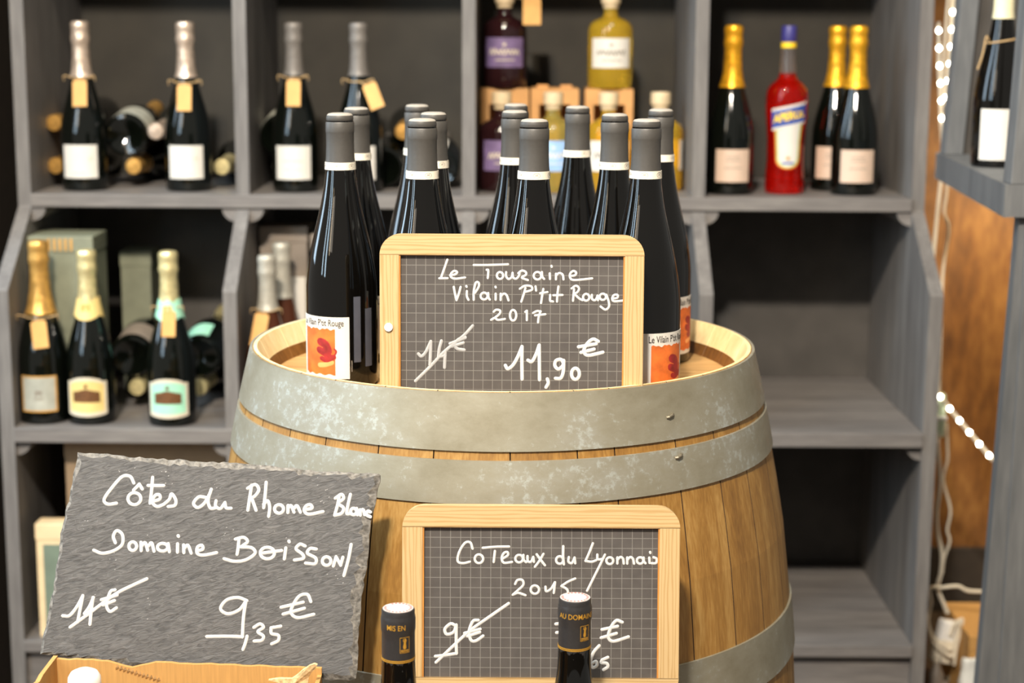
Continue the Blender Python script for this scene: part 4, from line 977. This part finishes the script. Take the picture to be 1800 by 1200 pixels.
def cream_bottle(loc):
    root = thing('wine_bottle_with_cream_capsule', loc, 'wine bottle with cream capsule and white label in the right-hand cabinet', 'bottle')
    m = MB(); m.lathe(BURG, 44); m.build('glass_body', M['glass'], root, True)
    rf = interp(BURG)
    m = MB(); m.lathe([(rf(.232)+.0008, .232), (.0160, .245), (.0156, .27), (.0162, .285), (.0160, .293), (0, .293)], 36); m.build('capsule', M['cream_wax'], root, True)
    m = MB(); m.patch(.0396, .012, .092, -.98, .62, n=22); m.build('label', M['label'], root)
    zr = .198; r = rf(zr)+.002; m = MB(); m.tube([(r*cos(a), r*sin(a), zr+.004*cos(a)) for a in [2*pi*i/24 for i in range(25)]], .0013, 6, caps=False)
    m.tube(cat_rom([(-r*.95, -r*.3, zr), (-r-.004, -r*.4, zr+.006), (-r-.008, -r*.4, zr-.02), (-r-.015, -r*.4, zr-.045)], 5), .0013, 6); m.build('tag_string', M['string'], root, True)
    return root
cream_bottle((.772, 2.74, 1.092))

# ------------------------------------------------------------------ cables and lights in the gap
def light_string(pts, bulbs, label, name='fairy_light_string'):
    root = thing(name, pts[0], label, 'string lights', 'fairy light strings in the gap')
    o0 = Vector(pts[0]); P = cat_rom([Vector(p)-o0 for p in pts], 6)
    m = MB(); m.tube(P, .0042, 8); m.build('clear_tube', M['white_plastic'], root, True)
    L = [0]
    for q, w_ in zip(P, P[1:]): L.append(L[-1]+(w_-q).length)
    for k in range(bulbs):
        s = L[-1]*(k+.5)/bulbs; i = max(j for j in range(len(L)) if L[j] <= s); i = min(i, len(P)-2)
        c = P[i].lerp(P[i+1], (s-L[i])/max(1e-6, L[i+1]-L[i])); b_ = MB(); b_.lathe([(0, -.0045), (.003, -.0034), (.0045, 0), (.003, .0034), (0, .0045)], 10)
        o = b_.build('bulb', M['led'], root, True); o.location = c+Vector((0, -.0045, 0))
light_string([(.790, 3.235, 1.322), (.794, 3.235, 1.26), (.800, 3.235, 1.20), (.806, 3.235, 1.128)], 6, 'warm fairy light string hanging nearest the shelving unit side')
light_string([(.824, 3.27, 1.42), (.824, 3.27, 1.33), (.823, 3.27, 1.24), (.817, 3.27, 1.165)], 8, 'warm fairy light string hanging nearest the right-hand cabinet post')
light_string([(.823, 3.25, .618), (.862, 3.25, .572), (.902, 3.25, .526), (.945, 3.25, .478)], 6, 'short fairy light string running diagonally down to the cabinet')
def cable(pts, label, r=.0035, name='power_cable', mat='white_plastic'):
    o0 = Vector(pts[0]); m = MB(); m.tube([q-o0 for q in cat_rom(pts, 8)], r, 8); o = m.build(name, M[mat], None, True); o.location = o0
    return tag(o, label, 'cable', 'white cables in the gap')
cable([(.806, 3.235, 1.13), (.811, 3.235, 1.06), (.807, 3.235, .97), (.803, 3.24, .86), (.806, 3.28, .76), (.81, 3.30, .60)], 'thick white cable hanging straight below the fairy lights by the unit')
cable([(.829, 3.27, 1.6), (.812, 3.26, 1.35), (.812, 3.26, 1.15), (.828, 3.26, 1.02), (.826, 3.26, .965), (.836, 3.26, .93), (.829, 3.26, .84), (.832, 3.26, .70), (.836, 3.26, .55), (.838, 3.26, .47)], 'thin white cable with a kink, hanging in the middle of the gap', .0028)
cable([(0.831, 3.250, 0.535), (0.833, 3.250, 0.511), (0.840, 3.250, 0.459), (0.842, 3.250, 0.422), (0.839, 3.250, 0.374), (0.843, 3.250, 0.329), (0.853, 3.250, 0.292), (0.854, 3.250, 0.251), (0.849, 3.250, 0.218), (0.862, 3.250, 0.185), (0.871, 3.250, 0.165)], 'white cable dropping from the socket to the white adapter', .004)
cable([(0.862, 3.300, 0.543), (0.866, 3.300, 0.499), (0.868, 3.300, 0.466), (0.862, 3.300, 0.425), (0.879, 3.300, 0.364), (0.875, 3.300, 0.323), (0.881, 3.300, 0.298), (0.872, 3.300, 0.264), (0.870, 3.300, 0.231)], 'thin beige cable looping behind the socket cable', .0024)
cable([(0.932, 3.235, 0.215), (0.904, 3.235, 0.217), (0.884, 3.235, 0.226), (0.853, 3.235, 0.223), (0.830, 3.235, 0.221), (0.833, 3.235, 0.190), (0.829, 3.235, 0.153), (0.839, 3.235, 0.124), (0.859, 3.235, 0.103), (0.879, 3.235, 0.095), (0.887, 3.235, 0.124), (0.895, 3.235, 0.154), (0.883, 3.235, 0.149), (0.875, 3.235, 0.124)], 'looped white cable tangled around the adapter near the floor', .0034)
cable([(0.823, 3.225, 0.173), (0.829, 3.225, 0.140), (0.838, 3.225, 0.115), (0.857, 3.225, 0.095), (0.879, 3.225, 0.084), (0.884, 3.225, 0.111), (0.887, 3.225, 0.151), (0.895, 3.225, 0.159), (0.887, 3.225, 0.107), (0.883, 3.225, 0.066)], 'second white cable loop in front of the adapter', .003)
ad = thing('power_adapter', (.858, 3.25, .065), 'white block power adapter hanging in the cable tangle', 'adapter', None, .2)
m = MB(); m.box((-.020, -.014, 0), (.020, .014, .045), bev=.003); m.build('adapter_body', M['white_plastic'], ad)
m = MB(); m.box((-.016, -.012, .045), (.018, .012, .085), bev=.003); m.build('adapter_plug', M['white_cap'], ad); ad.rotation_euler = (0, R(12), .2)
so = thing('power_socket', (.826, 3.262, .525), 'pale greenish multi socket mounted beside the shelving unit', 'socket')
m = MB(); m.box((-.018, -.014, 0), (.020, .012, .085), bev=.003); m.build('socket_body', M['socket'], so)
m = MB(); m.box((-.020, -.022, .035), (.022, -.012, .042), bev=.002); m.build('socket_lip', M['white_cap'], so)
for x, z, rr in ((.842, .035, .016), (.858, .000, .014)):
    p_ = thing('mains_plug', (x, 3.20 if z else 3.19, z), 'grey plug lying %s in the cable tangle by the floor' % ('higher' if z else 'lowest'), 'plug', 'plugs near the floor')
    m = MB(); m.lathe([(0, 0), (rr, .002), (rr, .020), (.010, .032), (.005, .045), (0, .046)], 20); m.build('plug_body', M['dark_plug'], p_, True)
    m = MB()
    for s in (-1, 1): m.tube([(s*.006, 0, -.012*0+.046), (s*.006, 0, .056)], .002, 8)
    m.build('pin', M['steel'], p_)
cb = carton('carton', (.893, 3.16, 0), (1.10, 3.36, .150), 'card', 'orange brown carton on the floor in the gap, white bag hanging on it')

m = MB(); K = 14; v = []; f = []
for i in range(K+1):
    for j in range(9):
        a = pi*(j/8)*1.0; t = i/K; rr = .011+.010*t+.004*noise.noise(Vector((j*.9, i*.5, 3)))
        v.append((.895-.004+rr*cos(a)*1.2, 3.148-rr*sin(a)*.8, .112-.110*t))
for i in range(K):
    for j in range(8): q = i*9+j; f.append((q, q+1, q+10, q+9))
o = link_mesh('plastic_bag', v, f, M['bag'], None, True); md = o.modifiers.new('thickness', 'SOLIDIFY'); md.thickness = .0012
tag(o, 'crumpled white plastic bag hanging in front of the orange carton', 'bag')
